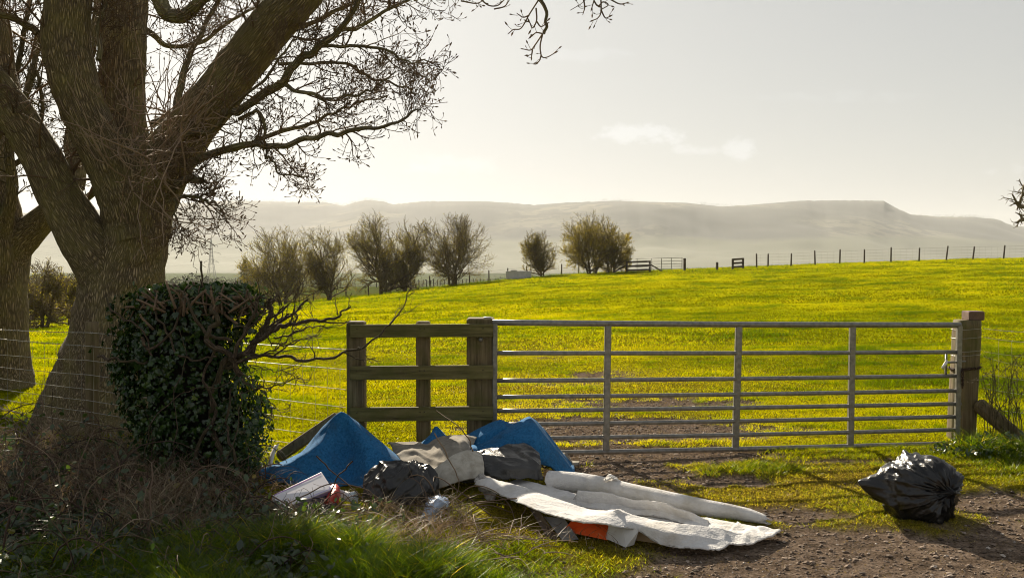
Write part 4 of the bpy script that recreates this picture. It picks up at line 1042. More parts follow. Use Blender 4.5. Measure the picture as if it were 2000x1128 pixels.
sheet(bf, rowsP([
    [(836, 930, 7.95), (862, 908, 8.0), (890, 890, 8.05), (914, 882, 8.08), (940, 886, 8.1)],
    [(828, 936, 7.82), (858, 914, 7.84), (886, 894, 7.88), (912, 884, 7.92), (942, 892, 7.95)],
    [(830, 948, 7.75), (862, 930, 7.74), (892, 914, 7.76), (918, 908, 7.8), (945, 912, 7.84)],
    [(838, 958, 7.72), (868, 950, 7.7), (896, 942, 7.72), (920, 936, 7.74), (944, 935, 7.78)]]), 12, .008, 7, .02, 8)
o = thick(bf.build('fleece_flap', CREAM, origin=A(P(880, 940, 8)[0], 7.9, 0)), .014)
tag(o, 'pale cream fleece flap curling over in front of the grey plastic', 'underlay', 'dumped underlay')
bg_ = MB(); sheet(bg_, rowsP([[(1090, 885, 8.9), (1104, 882, 8.9), (1120, 905, 8.9), (1132, 922, 8.9)], [(1086, 895, 8.8), (1102, 890, 8.8), (1118, 912, 8.8), (1130, 926, 8.8)], [(1086, 925, 8.7), (1100, 922, 8.7), (1114, 926, 8.7), (1128, 930, 8.75)]]), 8, .006, 8, .02, 12)
o = thick(bg_.build('underlay_scrap', BEIGE, origin=P(1110, 925, 8.8)), .012); tag(o, 'small grey underlay scrap showing at the right foot of the blue carpet heap', 'underlay', 'dumped underlay')

def plastic(name, cols, rough, bscale=14, bump=.5, trans=0.0):
    m, nt, out = new_mat(name)
    b = nt.new('ShaderNodeBsdfPrincipled'); ob = nt.coord('Object')
    nt.lk(nt.ramp(nt.noise(4, 4, ob), [(.35, cols[0]), (.65, cols[1])]), b.inputs['Base Color'])
    b.inputs['Roughness'].default_value = rough; b.inputs['Specular IOR Level'].default_value = .55
    n1 = nt.noise(bscale, 3, ob, .5, 1.2); n2 = nt.noise(bscale * 4, 3, ob, .5, .8)
    nt.lk(nt.bump(nt.math('ADD', n1, nt.math('MULTIPLY', n2, .35)), bump, .02), b.inputs['Normal'])
    if trans:
        tr = nt.new('ShaderNodeBsdfTranslucent'); tr.inputs[0].default_value = (*cols[1], 1); mx = nt.new('ShaderNodeMixShader'); mx.inputs[0].default_value = trans
        nt.lk(b.outputs[0], mx.inputs[1]); nt.lk(tr.outputs[0], mx.inputs[2]); nt.lk(mx.outputs[0], out)
    else: nt.lk(b.outputs[0], out)
    return m
BLACKP = plastic('black_plastic', [(.010, .010, .011), (.016, .016, .017)], .30, 12, .32)
GREYP = plastic('dusty_plastic', [(.02, .02, .02), (.052, .05, .048)], .36, 12, .45); BAGP = plastic('dusty_black_plastic', [(.012, .012, .012), (.03, .029, .028)], .34, 10, .35)

def bag(name, C, rad, knot, mat, tail=None, folds=15, amp=.09, seed=1, pinch=.28, flat=.01, tuft=.06, squash=None):
    """tied sack: ridges run out from the knot"""
    R, Cn = 90, 150
    th = np.linspace(0.02, math.pi - .02, R)[:, None]; ph = np.linspace(0, 2 * math.pi, Cn + 1)[None, :-1]
    k = norm(np.asarray(knot, float)); x = norm(np.cross(k, A(.3, .2, 1))); y = np.cross(k, x)
    dirs = (np.cos(th)[..., None] * k + (np.sin(th) * np.cos(ph))[..., None] * x + (np.sin(th) * np.sin(ph))[..., None] * y)
    r = 1 / np.sqrt(np.sum((dirs / np.asarray(rad)) ** 2, -1))
    cp, sp_ = np.cos(ph), np.sin(ph)
    def pn(f, s, tw): return fbm(cp * f + 7 + th * tw, sp_ * f + 3 + th * tw * .6, s, 3) - .5
    ridge = 1 - np.abs(2 * ((pn(folds / 3.2, seed, .25) * 3.0) % 1) - 1)
    near = np.exp(-(th / .95) ** 2)
    cre = (ridge - .5) * amp * (near * 1.3 + .25) + amp * 1.2 * (np.abs(pn(2.2, seed + 4, .9)) * 2 - .25) - amp * .9 * np.abs(pn(3.6, seed + 8, 2.2)) * 2
    r = r * (1 + cre - pinch * np.exp(-(th / .40) ** 2) + (tuft / np.max(rad)) * np.exp(-(th / .09) ** 2) * 3.2)
    pos = C + dirs * r[..., None]
    if tail is not None:
        td, tl, tw_ = tail; td = norm(np.asarray(td, float)); ca = np.clip(np.sum(dirs * td, -1), -1, 1); an = np.arccos(ca)
        wgt = np.exp(-(an / tw_) ** 2); pos = pos + td * (tl * wgt ** 1.4)[..., None]
        pos = pos + (C - pos) * 0 - (dirs - td * ca[..., None]) * (np.exp(-(an / (tw_ * .8)) ** 2) * r * .10)[..., None]
    P_ = pos.reshape(-1, 3)
    for sc_, am in ((4.5, .034), (10, .013), (24, .004)):   # crumpled film: hard ridges, flat facets between
        rg_ = np.abs(2 * noise3((P_ - C) * sc_ + seed, seed + int(sc_), 2) - 1)
        P_ = P_ + (P_ - C) / np.linalg.norm(P_ - C, axis=1, keepdims=True) * (am * (.30 - np.minimum(rg_, .30)) / .30)[:, None]
    P_ = P_ + .008 * (np.stack([noise3(P_ * 14, s) for s in (seed, seed + 30, seed + 60)], -1) - .5) * 2
    pos = P_.reshape(pos.shape)
    pos[..., 2] = np.where(pos[..., 2] < flat, flat + .02 * (pos[..., 2] - flat), pos[..., 2])
    G = np.concatenate([pos, pos[:, :1]], 1)
    m = MB(); m.grid(G[::-1]); return m.build(name, mat, origin=A(C[0], C[1], 0)), pos
cR = P(1797, 957, 7.0)
bagR, bp = bag('rubbish_bag', cR, (.252, .255, .236), (.38, -.9, .14), BLACKP, tail=((-1, .10, .12), .135, .36), folds=22, amp=.15, seed=4, pinch=.22, tuft=.03)
tag(bagR, 'full black rubbish bag lying alone on the track near the latch end of the gate', 'rubbish bag', 'black rubbish bags')
m = MB(); kq = cR + norm(A(.38, -.9, .14)) * .20
a_ = np.linspace(0, 2 * math.pi, 13); m.tube(kq + np.cos(a_)[:, None] * .03 * A(.94, .33, 0) + np.sin(a_)[:, None] * .022 * A(0, 0, 1), .012, 6)
for k in range(5):
    d = norm(A(rng.normal() * .6, -.6, rng.normal() * .6)); sheet(m, [[kq, kq + d * .03 + A(.006, 0, 0)], [kq + d * .03 + A(.02, 0, .02), kq + d * .07 + A(.03, 0, .02)], [kq + d * .03 + A(.01, -.01, -.02), kq + d * .075 + A(.0, -.01, -.03)]], 5, .004, 30, 0, k)
t_ = m.build('tied_neck', BLACKP, origin=(0, 0, 0)); t_.parent = bagR; t_.location = -bagR.location
cL = P(786, 958, 7.55)
bagL, _ = bag('rubbish_bag', cL, (.262, .22, .215), (.30, .35, .9), BAGP, tail=((-.9, -.25, -.3), .05, .6), folds=15, amp=.12, seed=9, pinch=.14, tuft=.0)
tag(bagL, 'dusty black rubbish bag slumped in the dead grass in front of the blue carpet tent', 'rubbish bag', 'black rubbish bags')
# grey-black plastic wrapped bundle
bw = MB()
sheet(bw, rowsP([
    [(905, 905, 8.35), (950, 884, 8.35), (1000, 872, 8.35), (1040, 872, 8.35), (1056, 890, 8.3)],
    [(916, 893, 8.22), (955, 880, 8.22), (1000, 872, 8.22), (1036, 873, 8.22), (1052, 884, 8.2)],
    [(922, 890, 8.02), (958, 895, 8.0), (1004, 893, 8.0), (1044, 893, 8.0), (1054, 894, 8.05)],
    [(908, 905, 7.94), (955, 906, 7.92), (1005, 903, 7.9), (1048, 902, 7.92), (1056, 905, 7.95)],
    [(896, 925, 7.9), (950, 922, 7.86), (1005, 920, 7.84), (1050, 918, 7.86), (1058, 922, 7.9)],
    [(892, 945, 7.9), (950, 942, 7.86), (1005, 940, 7.82), (1050, 938, 7.84), (1060, 938, 7.88)]]), 14, .014, 8, .01, 15)
o = bw.build('plastic_bundle', GREYP, origin=A(P(975, 930, 8)[0], 8.0, 0)); thick(o, .004)
tag(o, 'grey black plastic wrapped bundle with a dusty flat top under the second blue carpet', 'plastic bundle')

# white foam underlay, half rolled, with a cardboard box under it
fo = thing('foam_underlay', A(PZ(1250, 1010, 0)[0], PZ(1250, 1010, 0)[1], 0), 'long white foam underlay, half rolled, sprawling from the rubbish heap across the track', 'underlay', 'dumped underlay')
m = MB(); ax = crom(np.array([PZ(1072, 938, .085), PZ(1150, 945, .085), PZ(1250, 966, .075), PZ(1370, 990, .058), PZ(1450, 1003, .045), PZ(1496, 1014, .035)]), 12)
K = len(ax); rr = np.interp(np.arange(K), [0, 14, 30, 48, K - 1], [.085, .080, .070, .050, .030])
tn = norm(np.gradient(ax, axis=0)); n1 = norm(np.cross(tn, A(0, 0, 1))); n2 = np.cross(n1, tn)
aa = np.linspace(0, 2 * math.pi * 1.45, 60)
G = []
for j, a in enumerate(aa):
    f = 1 + .05 * (vnoise(np.arange(K) * .22 + 3, np.full(K, a * 1.2), 7) - .5) - .13 * a / 6.28
    G.append(ax + (n1 * math.cos(a - 2.0) + n2 * math.sin(a - 2.0)) * (rr * f)[:, None])
G = np.stack(G); G += .004 * (noise3(G.reshape(-1, 3) * 30, 5).reshape(G.shape[:2])[..., None] - .5)
G[:, 0] += tn[0] * .02 * (vnoise(np.arange(60) * .5, np.zeros(60), 4)[:, None] - .5); G[:, -1] += tn[-1] * .09 * (vnoise(np.arange(60) * .45, np.zeros(60), 6)[:, None] - .5)
G[..., 2] = np.maximum(G[..., 2], .008)
m.grid(G); thick(m.build('roll', WHITEF, fo), .008)
m = MB()
R0 = [(1009, 936, .05), (1070, 950, .05), (1125, 966, .045), (1186, 980, .04), (1271, 994, .035), (1339, 1005, .03), (1407, 1017, .03), (1475, 1028, .025), (1522, 1036, .015)]
R1 = [(990, 943, .03), (1052, 960, .03), (1108, 980, .03), (1170, 993, .03), (1245, 1005, .03), (1320, 1015, .03), (1385, 1027, .03), (1448, 1033, .025), (1512, 1040, .015)]
R2 = [(975, 946, .035), (1040, 964, .035), (1095, 985, .035), (1158, 1002, .035), (1226, 1013, .035), (1296, 1021, .035), (1360, 1033, .03), (1425, 1040, .025), (1495, 1044, .015)]
R3 = [(956, 934, .17), (1022, 952, .175), (1076, 972, .165), (1146, 995, .125), (1204, 999, .175), (1270, 1016, .11), (1326, 1024, .115), (1393, 1030, .085), (1464, 1048, .025)]
R4 = [(934, 938, .14), (1002, 966, .15), (1056, 988, .15), (1130, 1010, .145), (1196, 1010, .16), (1258, 1028, .12), (1310, 1044, .09), (1372, 1050, .06), (1436, 1058, .02)]
R5 = [(928, 946, .11), (990, 972, .125), (1044, 995, .135), (1118, 1018, .135), (1188, 1024, .14), (1247, 1037, .09), (1290, 1066, .02), (1350, 1072, .012), (1404, 1075, .008)]
G = sheet(m, rowsZ([R0, R1, R2, R3, R4, R5]), 16, .006, 12, .035, 21, .8, .7)
# inner cloth standing up in sharp folds behind the quilted apron
sheet(m, rowsZ([[(1120, 974, .07), (1186, 978, .07), (1240, 988, .06), (1288, 996, .06), (1342, 1010, .05), (1385, 1022, .03)],
                [(1128, 959, .155), (1186, 966, .15), (1240, 977, .14), (1290, 982, .155), (1342, 1000, .12), (1380, 1018, .05)],
                [(1124, 978, .08), (1182, 984, .075), (1238, 994, .065), (1290, 1000, .08), (1346, 1016, .06), (1384, 1030, .03)],
                [(1126, 988, .05), (1186, 996, .045), (1246, 1006, .04), (1300, 1014, .04), (1352, 1030, .035), (1386, 1036, .02)]]), 14, .008, 12, .02, 51, 1.0)
sheet(m, rowsZ([[(1150, 1000, .09), (1176, 1000, .11), (1205, 996, .15), (1230, 1004, .10), (1262, 1016, .08)],
                [(1146, 1006, .10), (1176, 1003, .14), (1206, 997, .19), (1224, 1006, .15), (1256, 1018, .11)],
                [(1142, 1012, .09), (1172, 1013, .11), (1200, 1014, .13), (1222, 1020, .12), (1250, 1026, .09)]]), 12, .006, 14, .02, 53, 1.0)
# torn tail on the right
thick(m.build('sheet', WHITEF, fo), .010); m = MB(); sheet(m, rowsZ([[(1440, 1022, .02), (1480, 1030, .03), (1524, 1036, .012)], [(1420, 1044, .03), (1470, 1046, .025), (1510, 1048, .012)], [(1405, 1060, .02), (1440, 1066, .012), (1462, 1064, .008)]]), 12, .008, 12, .05, 31); thick(m.build('torn_edge', WHITEF, fo), .010); m = MB(); sheet(m, rowsZ([[(1180, 936, .155), (1192, 926, .185), (1204, 934, .16)], [(1182, 940, .15), (1194, 934, .17), (1212, 940, .15)]]), 8, .006, 20, .06, 35); thick(m.build('torn_edge', WHITEF, fo), .010)
# fluffy grey end at the left
m = MB(); sheet(m, rowsZ([[(940, 930, .15), (932, 934, .14), (926, 945, .11)], [(958, 936, .14), (948, 944, .12), (940, 962, .05)], [(985, 950, .13), (975, 962, .09), (962, 985, .01)]]), 12, .016, 14, .04, 33)
thick(m.build('matted_end', fabric('matted_fleece', [(.10, .095, .085), (.30, .28, .26), (.5, .48, .45)], 22, bump=1, bscale=80, bdist=.01), fo), .02)
# plump quilting: loose tufts along the torn front edge
cb_ = thing('cardboard_box', A(PZ(1150, 1050, 0)[0], PZ(1150, 1050, 0)[1] + .1, 0), 'crushed cardboard box with bright orange inside, under the front of the white foam', 'box')
def plate(mb, pts, t=.006):
    q = np.array(pts); n = norm(np.cross(q[1] - q[0], q[-1] - q[0])); k = len(q)
    V = np.vstack([q + n * t / 2, q - n * t / 2]); T = [(0, j, j + 1) for j in range(1, k - 1)] + [(k, k + j + 1, k + j) for j in range(1, k - 1)]
    Q = [(j, j + k, (j + 1) % k + k, (j + 1) % k) for j in range(k)]; mb.add(V, T, Q)
ORANGE = pbr('orange_card', [(.80, .10, .012), (.90, .14, .02)], 8, .6); CARDW = pbr('white_card', [(.48, .46, .43), (.60, .58, .55)], 6, .7); CARDD = pbr('brown_card', [(.07, .05, .035), (.12, .085, .06)], 6, .85); CARDG = pbr('grey_card', [(.16, .155, .15), (.22, .215, .21)], 6, .8)
m = MB(); plate(m, [PZ(1100, 1036, .035), PZ(1186, 1054, .010), PZ(1196, 1012, .10), PZ(1118, 1014, .11)]); m.build('orange_panel', ORANGE, cb_, smooth=False)
m = MB(); plate(m, [PZ(1187, 1052, .02), PZ(1192, 1012, .145), PZ(1215, 1020, .13), PZ(1222, 1068, .006)]); plate(m, [PZ(1222, 1068, .006), PZ(1215, 1020, .13), PZ(1247, 1036, .10), PZ(1238, 1063, .010)]); plate(m, [PZ(1184, 1052, .015), PZ(1186, 1040, .05), PZ(1192, 1012, .145), PZ(1190, 1054, .013)]); m.build('white_flap', CARDW, cb_, smooth=False)
m = MB(); plate(m, [PZ(1062, 1008, .09), PZ(1102, 1012, .10), PZ(1130, 1052, .012), PZ(1100, 1056, .008)]); m.build('grey_side', CARDG, cb_, smooth=False)
m = MB(); plate(m, [PZ(1030, 985, .11), PZ(1056, 1000, .12), PZ(1090, 1054, .006), PZ(1070, 1050, .006)]); plate(m, [PZ(1110, 1002, .02), PZ(1180, 1010, .02), PZ(1180, 1010, .13), PZ(1100, 1000, .13)]); m.build('dark_side', CARDD, cb_, smooth=False)
m = MB(); plate(m, [PZ(1240, 1054, .012), PZ(1248, 1036, .07), PZ(1300, 1050, .05), PZ(1296, 1062, .012)]); m.build('tan_side', pbr('tan_card', [(.34, .23, .12), (.45, .32, .18)], 6, .8), cb_, smooth=False)

# white carton with purple print
ct = thing('carton', A(PZ(590, 985, 0)[0], PZ(590, 985, 0)[1] + .1, 0), 'white printed carton with purple bands tilted in the brambles below the blue tent', 'carton')
A_, B_, C_, D_ = PZ(532, 966, .13), PZ(628, 920, .24), PZ(650, 954, .15), PZ(549, 994, .045)
nn_ = norm(np.cross(B_ - A_, D_ - A_)); nn_ = nn_ if nn_[2] > 0 else -nn_
th_ = .055
m = MB(); V = np.array([A_, B_, C_, D_, A_ - nn_ * th_, B_ - nn_ * th_, C_ - nn_ * th_, D_ - nn_ * th_]); m.add(V, None, [(0, 1, 2, 3), (7, 6, 5, 4), (0, 4, 5, 1), (1, 5, 6, 2), (2, 6, 7, 3), (3, 7, 4, 0)])
o = m.build('box', pbr('white_carton', [(.66, .64, .68), (.76, .74, .77)], 5, .55), ct, smooth=False); bv = o.modifiers.new('bevel', 'BEVEL'); bv.width = .006; bv.segments = 2
PURP = pbr('purple_print', [(.30, .16, .38), (.38, .22, .46)], 10, .5); LILA = pbr('lilac_print', [(.40, .36, .62), (.48, .44, .68)], 10, .5)
def onface(u, v, lift=.0015): return A_ + (B_ - A_) * u + (D_ - A_) * v + ((C_ - B_) - (D_ - A_)) * u * v + nn_ * lift
def strip(mb, u0, u1, v0, v1, lift=.0015): mb.add([onface(u0, v0, lift), onface(u1, v0, lift), onface(u1, v1, lift), onface(u0, v1, lift)], None, [(0, 1, 2, 3)])
m = MB(); strip(m, .03, .97, .03, .12); m.build('purple_band', PURP, ct, smooth=False)
m = MB(); strip(m, .45, .98, .86, .97); m.build('lilac_band', LILA, ct, smooth=False)
m = MB()
for k in range(5): strip(m, .46 + .035 * k, .485 + .035 * k, .22 - .03 * (k % 2), .36 + .02 * (k % 3))
m.add([onface(.45, .33), onface(.63, .31), onface(.63, .345), onface(.45, .365)], None, [(0, 1, 2, 3)])
m.build('printed_mark', PURP, ct, smooth=False)
m = MB(); E_, H_ = C_ - nn_ * .004, D_ - nn_ * .004; of = norm(np.cross(C_ - D_, nn_)); of = of if of[1] < 0 else -of
m.add([D_ + (C_ - D_) * .3 - nn_ * .008 + of * .002, D_ + (C_ - D_) * .98 - nn_ * .008 + of * .002, D_ + (C_ - D_) * .98 - nn_ * .045 + of * .002, D_ + (C_ - D_) * .3 - nn_ * .045 + of * .002], None, [(0, 1, 2, 3)]); m.build('side_panel', LILA, ct, smooth=False)
# red packet, dark folder and pale-blue wrapping
RED = plastic('red_film', [(.42, .025, .02), (.52, .05, .035)], .4, 20, .6)
m = MB(); sheet(m, rowsZ([[(645, 950, .10), (656, 948, .10), (664, 952, .08)], [(638, 965, .09), (655, 963, .12), (664, 968, .06)], [(622, 982, .05), (646, 979, .08), (662, 983, .03)], [(612, 994, .01), (638, 993, .015), (658, 992, .008)]]), 8, .012, 14, .02, 41)
tag(thick(m.build('red_packet', RED, origin=PZ(642, 995, 0)), .006), 'crumpled red packet wedged beside the white carton', 'packet')
m = MB(); m.bar(PZ(585, 1000, .03), PZ(648, 975, .07), .13, .022, (.2, -.35, .9), .004)
tag(m.build('folder', pbr('dark_board', [(.03, .033, .042), (.055, .06, .07)], 8, .5), origin=PZ(612, 995, 0), smooth=False), 'dark grey folder lying under the white carton', 'folder')
PALE = plastic('pale_blue_film', [(.34, .46, .66), (.46, .58, .76)], .35, 18, .7, .15)
m = MB(); sheet(m, rowsZ([[(840, 972, .06), (858, 968, .07), (876, 978, .05)], [(832, 985, .05), (856, 982, .10), (878, 988, .03)], [(826, 1000, .03), (846, 998, .08), (864, 1004, .01)], [(822, 1014, .008), (836, 1017, .015), (850, 1020, .006)]]), 8, .012, 16, .02, 43)
tag(thick(m.build('plastic_wrapper', PALE, origin=PZ(850, 1005, 0)), .004), 'pale blue crumpled plastic wrapper beside the slumped black bag', 'wrapper')
m = MB(); c = crom(np.array([P(541, 868, 8.3), P(533, 885, 8.25), P(529, 900, 8.2), P(526, 916, 8.15)]), 6); m.grid(np.stack([c + A(-.018, 0, 0), c + A(.0, -.012, 0), c + A(.02, 0, .01)]))
tag(thick(m.build('torn_strip', pbr('white_strip', [(.6, .58, .55), (.72, .7, .66)], 9, .7), origin=P(533, 915, 8.2)), .004), 'torn white strip standing upright by the foot of the ivy hedge', 'litter')
for pts, lab in [([(655, 960, .15), (668, 965, .14), (690, 962, .12), (702, 975, .08)], 'pale blue carpet offcut sticking out of the grass between carton and bag')]:
    m = MB(); sheet(m, rowsZ([[(664, 958, .09), (680, 960, .09), (698, 961, .08)], [(664, 970, .05), (682, 971, .06), (700, 970, .04)], [(668, 982, .01), (684, 983, .015), (698, 982, .008)]]), 6, .01, 12, .02, 44)
    tag(thick(m.build('wrapper_scrap', pbr('pale_film', [(.40, .47, .52), (.52, .58, .62)], 8, .5), origin=PZ(682, 985, 0)), .004), 'pale plastic scrap in the dead grass between carton and slumped black bag', 'litter')

# ------------------------------------------------------------------ verge: brambles, dead grass, turf, stones
def tinted(name, stops, rough=.85):
    m, nt, out = new_mat(name); b = nt.new('ShaderNodeBsdfPrincipled'); b.inputs['Roughness'].default_value = rough; b.inputs['Specular IOR Level'].default_value = .3
    nt.lk(nt.ramp(nt.attr('tint').outputs['Fac'], stops), b.inputs['Base Color']); nt.lk(b.outputs[0], out); return m
CANE = tinted('bramble_cane', [(0, (.025, .015, .011)), (.4, (.08, .05, .035)), (.7, (.17, .115, .075)), (1, (.34, .26, .18))])
def bank(n):
    """places on the verge where the brambles root"""
    x = -5.4 + 5.9 * rng.random(n * 4); y = 6.5 + 3.0 * rng.random(n * 4)
    ed = np.interp(x, [-5.4, -3, -2.2, -1.4, -.2, .5], [6.5, 6.75, 6.9, 6.95, 7.15, 7.3]); bk_ = np.interp(x, [-5.4, -3.2, -1.9, -1.5, 0, .5], [9.4, 9.3, 8.2, 7.6, 7.5, 7.5])
    k = (y > ed) & (y < bk_) & (rng.random(n * 4) < np.interp(x, [-2.5, -2.0, -1.2, 0, .5], [1, .4, .16, .14, .1])) & ((x < -.3) | (y < 6.6)); return x[k][:n], y[k][:n]
x, y = bank(1500); xe = -3.9 + 2.7 * rng.random(420); ye = 5.3 + 1.6 * rng.random(420); x = np.concatenate([x, xe]); y = np.concatenate([y, ye]); n = len(x); hs_ = np.interp(x, [-4, -2.4, -1.8, -1.2, .4], [1, .8, .3, .22, .22])
d = norm(np.stack([rng.normal(size=n), rng.normal(size=n), .9 + .8 * rng.random(n)], -1)); pts = [np.stack([x, y, ground(x, y) - .02], -1)]; Ln = (.35 + .95 * rng.random(n)) * (.35 + .65 * hs_)
for k in range(11):
    d = norm(d + rng.normal(size=(n, 3)) * .13 + A(0, 0, -.15 - .018 * k)); q = pts[-1] + d * (Ln / 11)[:, None]; q[:, 2] = np.maximum(q[:, 2], .015); pts.append(q)
bp_ = np.stack(pts, 1); brd = np.linspace(.0048, .0016, 12)[None] * (.5 + 1.3 * rng.random(n) ** 2)[:, None]
mb = MB(); tn_ = np.clip(.45 + rng.normal(size=n) * .25, 0, 1); mb.tubes(bp_, brd, 4, tint=np.repeat(tn_, 48))
c2_, r2_ = grow(bp_, brd, 2, .2, 1, (.08, .35), .6, 6, (30, 75), .25, -.03, .5, 0, rmin=.0012); mb.tubes(c2_, r2_, 3, tint=np.repeat(np.clip(.5 + rng.normal(size=len(c2_)) * .25, 0, 1), 18))
# longer bare canes crossing in front of the litter
for s_ in [[(560, 985, .12), (640, 945, .3), (700, 950, .25), (735, 970, .1)], [(960, 1005, .0), (880, 945, .22), (850, 930, .3), (845, 940, .3)], [(600, 1010, .02), (660, 960, .25), (700, 1000, .03)], [(690, 900, .55), (660, 930, .4), (640, 970, .2), (630, 1000, .05)], [(1010, 972, .15), (930, 980, .08), (800, 1008, .03), (690, 1020, .02)],
           [(925, 880, .5), (905, 840, .7), (850, 800, .8)], [(850, 845, .6), (880, 900, .4), (895, 940, .2), (890, 970, .05)], [(1040, 985, .14), (1060, 1010, .08), (1075, 1060, .0)], [(1030, 975, .15), (1020, 1010, .06), (1012, 1050, .0)], [(620, 890, .6), (650, 920, .45), (700, 965, .2), (720, 1000, .05)], [(520, 960, .2), (600, 1000, .08), (700, 1000, .05), (760, 1030, .01)],
           [(870, 990, .02), (920, 950, .2), (960, 955, .17), (1000, 990, .02)], [(860, 1000, .02), (930, 965, .15), (985, 975, .12), (1010, 1030, .0)], [(900, 1010, .02), (950, 985, .1), (1000, 1000, .04)], [(430, 930, .25), (480, 960, .15), (560, 1010, .03), (620, 1040, .01)]]:
    c = crom(np.array([PZ(a, b, z) for a, b, z in s_]), 6); c = c + .015 * (np.stack([vnoise(np.arange(len(c)) * .6, np.arange(len(c)) * 0, s) for s in (1, 5, 8)], -1) - .5); mb.tube(c, np.linspace(.005, .0025, len(c)), 5, tint=np.full(len(c) * 5, .45 + .4 * rng.random()))
tag(mb.build('brambles', CANE), kind='stuff')
# long dry grass stems and thin sticks strewn before the litter
mb = MB(); n = 300; x = -2.3 + 2.5 * rng.random(n); y = 6.1 + 1.15 * rng.random(n); y = np.where(x > -.3, np.minimum(y - .25, 6.35), y); an = rng.random(n) * 6.283; L_ = .12 + .38 * rng.random(n); rise = rng.random(n) ** 2 * .5
p0_ = np.stack([x, y, ground(x, y) + .02 + .05 * rng.random(n)], -1); dr_ = np.stack([np.cos(an), np.sin(an) * .7, rise], -1); t = np.linspace(0, 1, 7)[None, :, None]
pp = p0_[:, None] + dr_[:, None] * t * L_[:, None, None] + A(0, 0, -1) * (t ** 2) * (rise * L_ * .8)[:, None, None] + rng.normal(size=(n, 1, 3)) * .06 * t * (1 - t); pp[..., 2] = np.maximum(pp[..., 2], .015)
mb.tubes(pp, np.linspace(.0030, .0016, 7)[None] * (.6 + .9 * rng.random(n))[:, None], 4, tint=np.repeat(np.clip(.72 + rng.normal(size=n) * .22, 0, 1), 28)); tag(mb.build('dry_stems', CANE), kind='stuff')
# bramble leaves, a few turned yellow or red
BRLEAF = leafy('bramble_leaf', [(0, (.012, .03, .008)), (.5, (.03, .06, .014)), (.8, (.07, .11, .02)), (.92, (.30, .22, .02)), (1, (.26, .07, .02))], (1.8, 1.7, .7), .35, .06, .35)
NL = 11000; mb = MB(); k = rng.integers(0, len(bp_), NL); j = rng.integers(2, 12, NL); p = bp_[k, j] + rng.normal(size=(NL, 3)) * .03; p[:, 2] = np.maximum(p[:, 2], .02)
ok = (p[:, 2] < .40 + .1 * rng.random(NL)) & (p[:, 0] < -1.3 - .8 * rng.random(NL)) & (rng.random(NL) < .35 + .9 * (fbm(p[:, 0] * 1.5, p[:, 1] * 1.5, 77) > .48)); p = p[ok]; n = len(p)
leaf_cards(mb, p, norm(rng.normal(size=(n, 3)) + A(0, -.5, .9)), .03 + .035 * rng.random(n), np.clip(.42 + rng.normal(size=n) * .2 + (rng.random(n) < .02) * .5, 0, 1), OVAL)
# low dark leaves at the foot of the bank
n = 9000; x = -3.8 + 3.1 * rng.random(n); y = 4.9 + 2.2 * rng.random(n); ok = rng.random(n) < np.interp(x, [-3.6, -1.6, -.7], [1, .8, 0]) * (.3 + fbm(x * 2, y * 2, 3)); x, y = x[ok], y[ok]; n = len(x)
leaf_cards(mb, np.stack([x, y, ground(x, y) + .02 + .13 * rng.random(n)], -1), norm(rng.normal(size=(n, 3)) * .6 + A(0, -.3, 1)), .025 + .045 * rng.random(n), np.clip(.45 + rng.normal(size=n) * .18, 0, .85), OVAL)
tag(mb.build('bramble_leaves', BRLEAF, smooth=False), kind='stuff')
# dead grass lying in swathes
STRAW = leafy('dead_grass', [(0, (.07, .045, .022)), (.5, (.19, .135, .075)), (1, (.36, .29, .18))], (1.2, 1.1, .9), .3, .05, .5)
mb = MB(); x, y = bank(6500); x2 = -2.6 + 3.3 * rng.random(7000); y2 = 6.15 + 1.05 * rng.random(7000)
k2 = (rng.random(7000) < np.clip(1.5 * fbm(x2 * 2.5, y2 * 2.5, 71) - .3, 0, 1) * np.interp(x2, [-.3, .1], [1, .25])) & ((x2 < -.25) | (y2 < 6.55)); x = np.concatenate([x, x2[k2]]); y = np.concatenate([y, y2[k2]]); n = len(x)
hp = np.interp(x, [-4, -2.4, -1.8, -1.2, .4], [.24, .18, .05, .05, .06]) * rng.random(n) ** .8
blades(mb, x, y, ground(x, y) + hp, (.10 + .2 * rng.random(n)) * np.interp(x, [-2.4, -1.8], [1, .55]), .004 + .003 * rng.random(n), .9 + .5 * rng.random(n), np.clip(.5 + rng.normal(size=n) * .25, 0, 1), 3)
tag(mb.build('dead_grass', STRAW, smooth=False), kind='stuff')
# turf in the gateway and along the near verge
VERGE = leafy('verge_grass', [(0, (.022, .044, .003)), (.3, (.06, .10, .004)), (.55, (.14, .165, .003)), (.78, (.30, .24, .006)), (1, (.44, .33, .08))], (2.0, 2.1, .4), .62, .02, .35)
mb = MB(); n = 430000; x, y = scatter(n, 4.6, 9.5, .56, .6)
dd = dirt_at(x, y); wr = worn_at(x, y); tall = sstep(1.5, .5, x + 1.1 * (y - 6.2)) * sstep(6.75, 6.1, y)
tall = tall * np.interp(x, [-3, -1.6, -.5, .0, 1.2], [.45, .95, .75, .3, .18]); tall = np.maximum(tall, .5 * np.exp(-(((x - 2.2) / .8) ** 2 + ((y - 8.5) / .28) ** 2))); tall = np.maximum(tall, np.exp(-(((x - 4.6) / .55) ** 2 + ((y - 9.0) / .6) ** 2)) * .9)
cl = fbm(x * 1.6, y * 1.6, 81, 4); ok = rng.random(n) > np.clip(dd * 1.1, 0, 1)
ok &= ~((x < -1.0) & (y > 7.4) & (rng.random(n) < .8)); ok &= rng.random(n) < (.30 + .5 * sstep(.35, .6, cl) + .3 * tall)
x, y, dd, wr, tall, cl = (a[ok] for a in (x, y, dd, wr, tall, cl)); n = len(x)
tuss = sstep(.5, .68, cl)
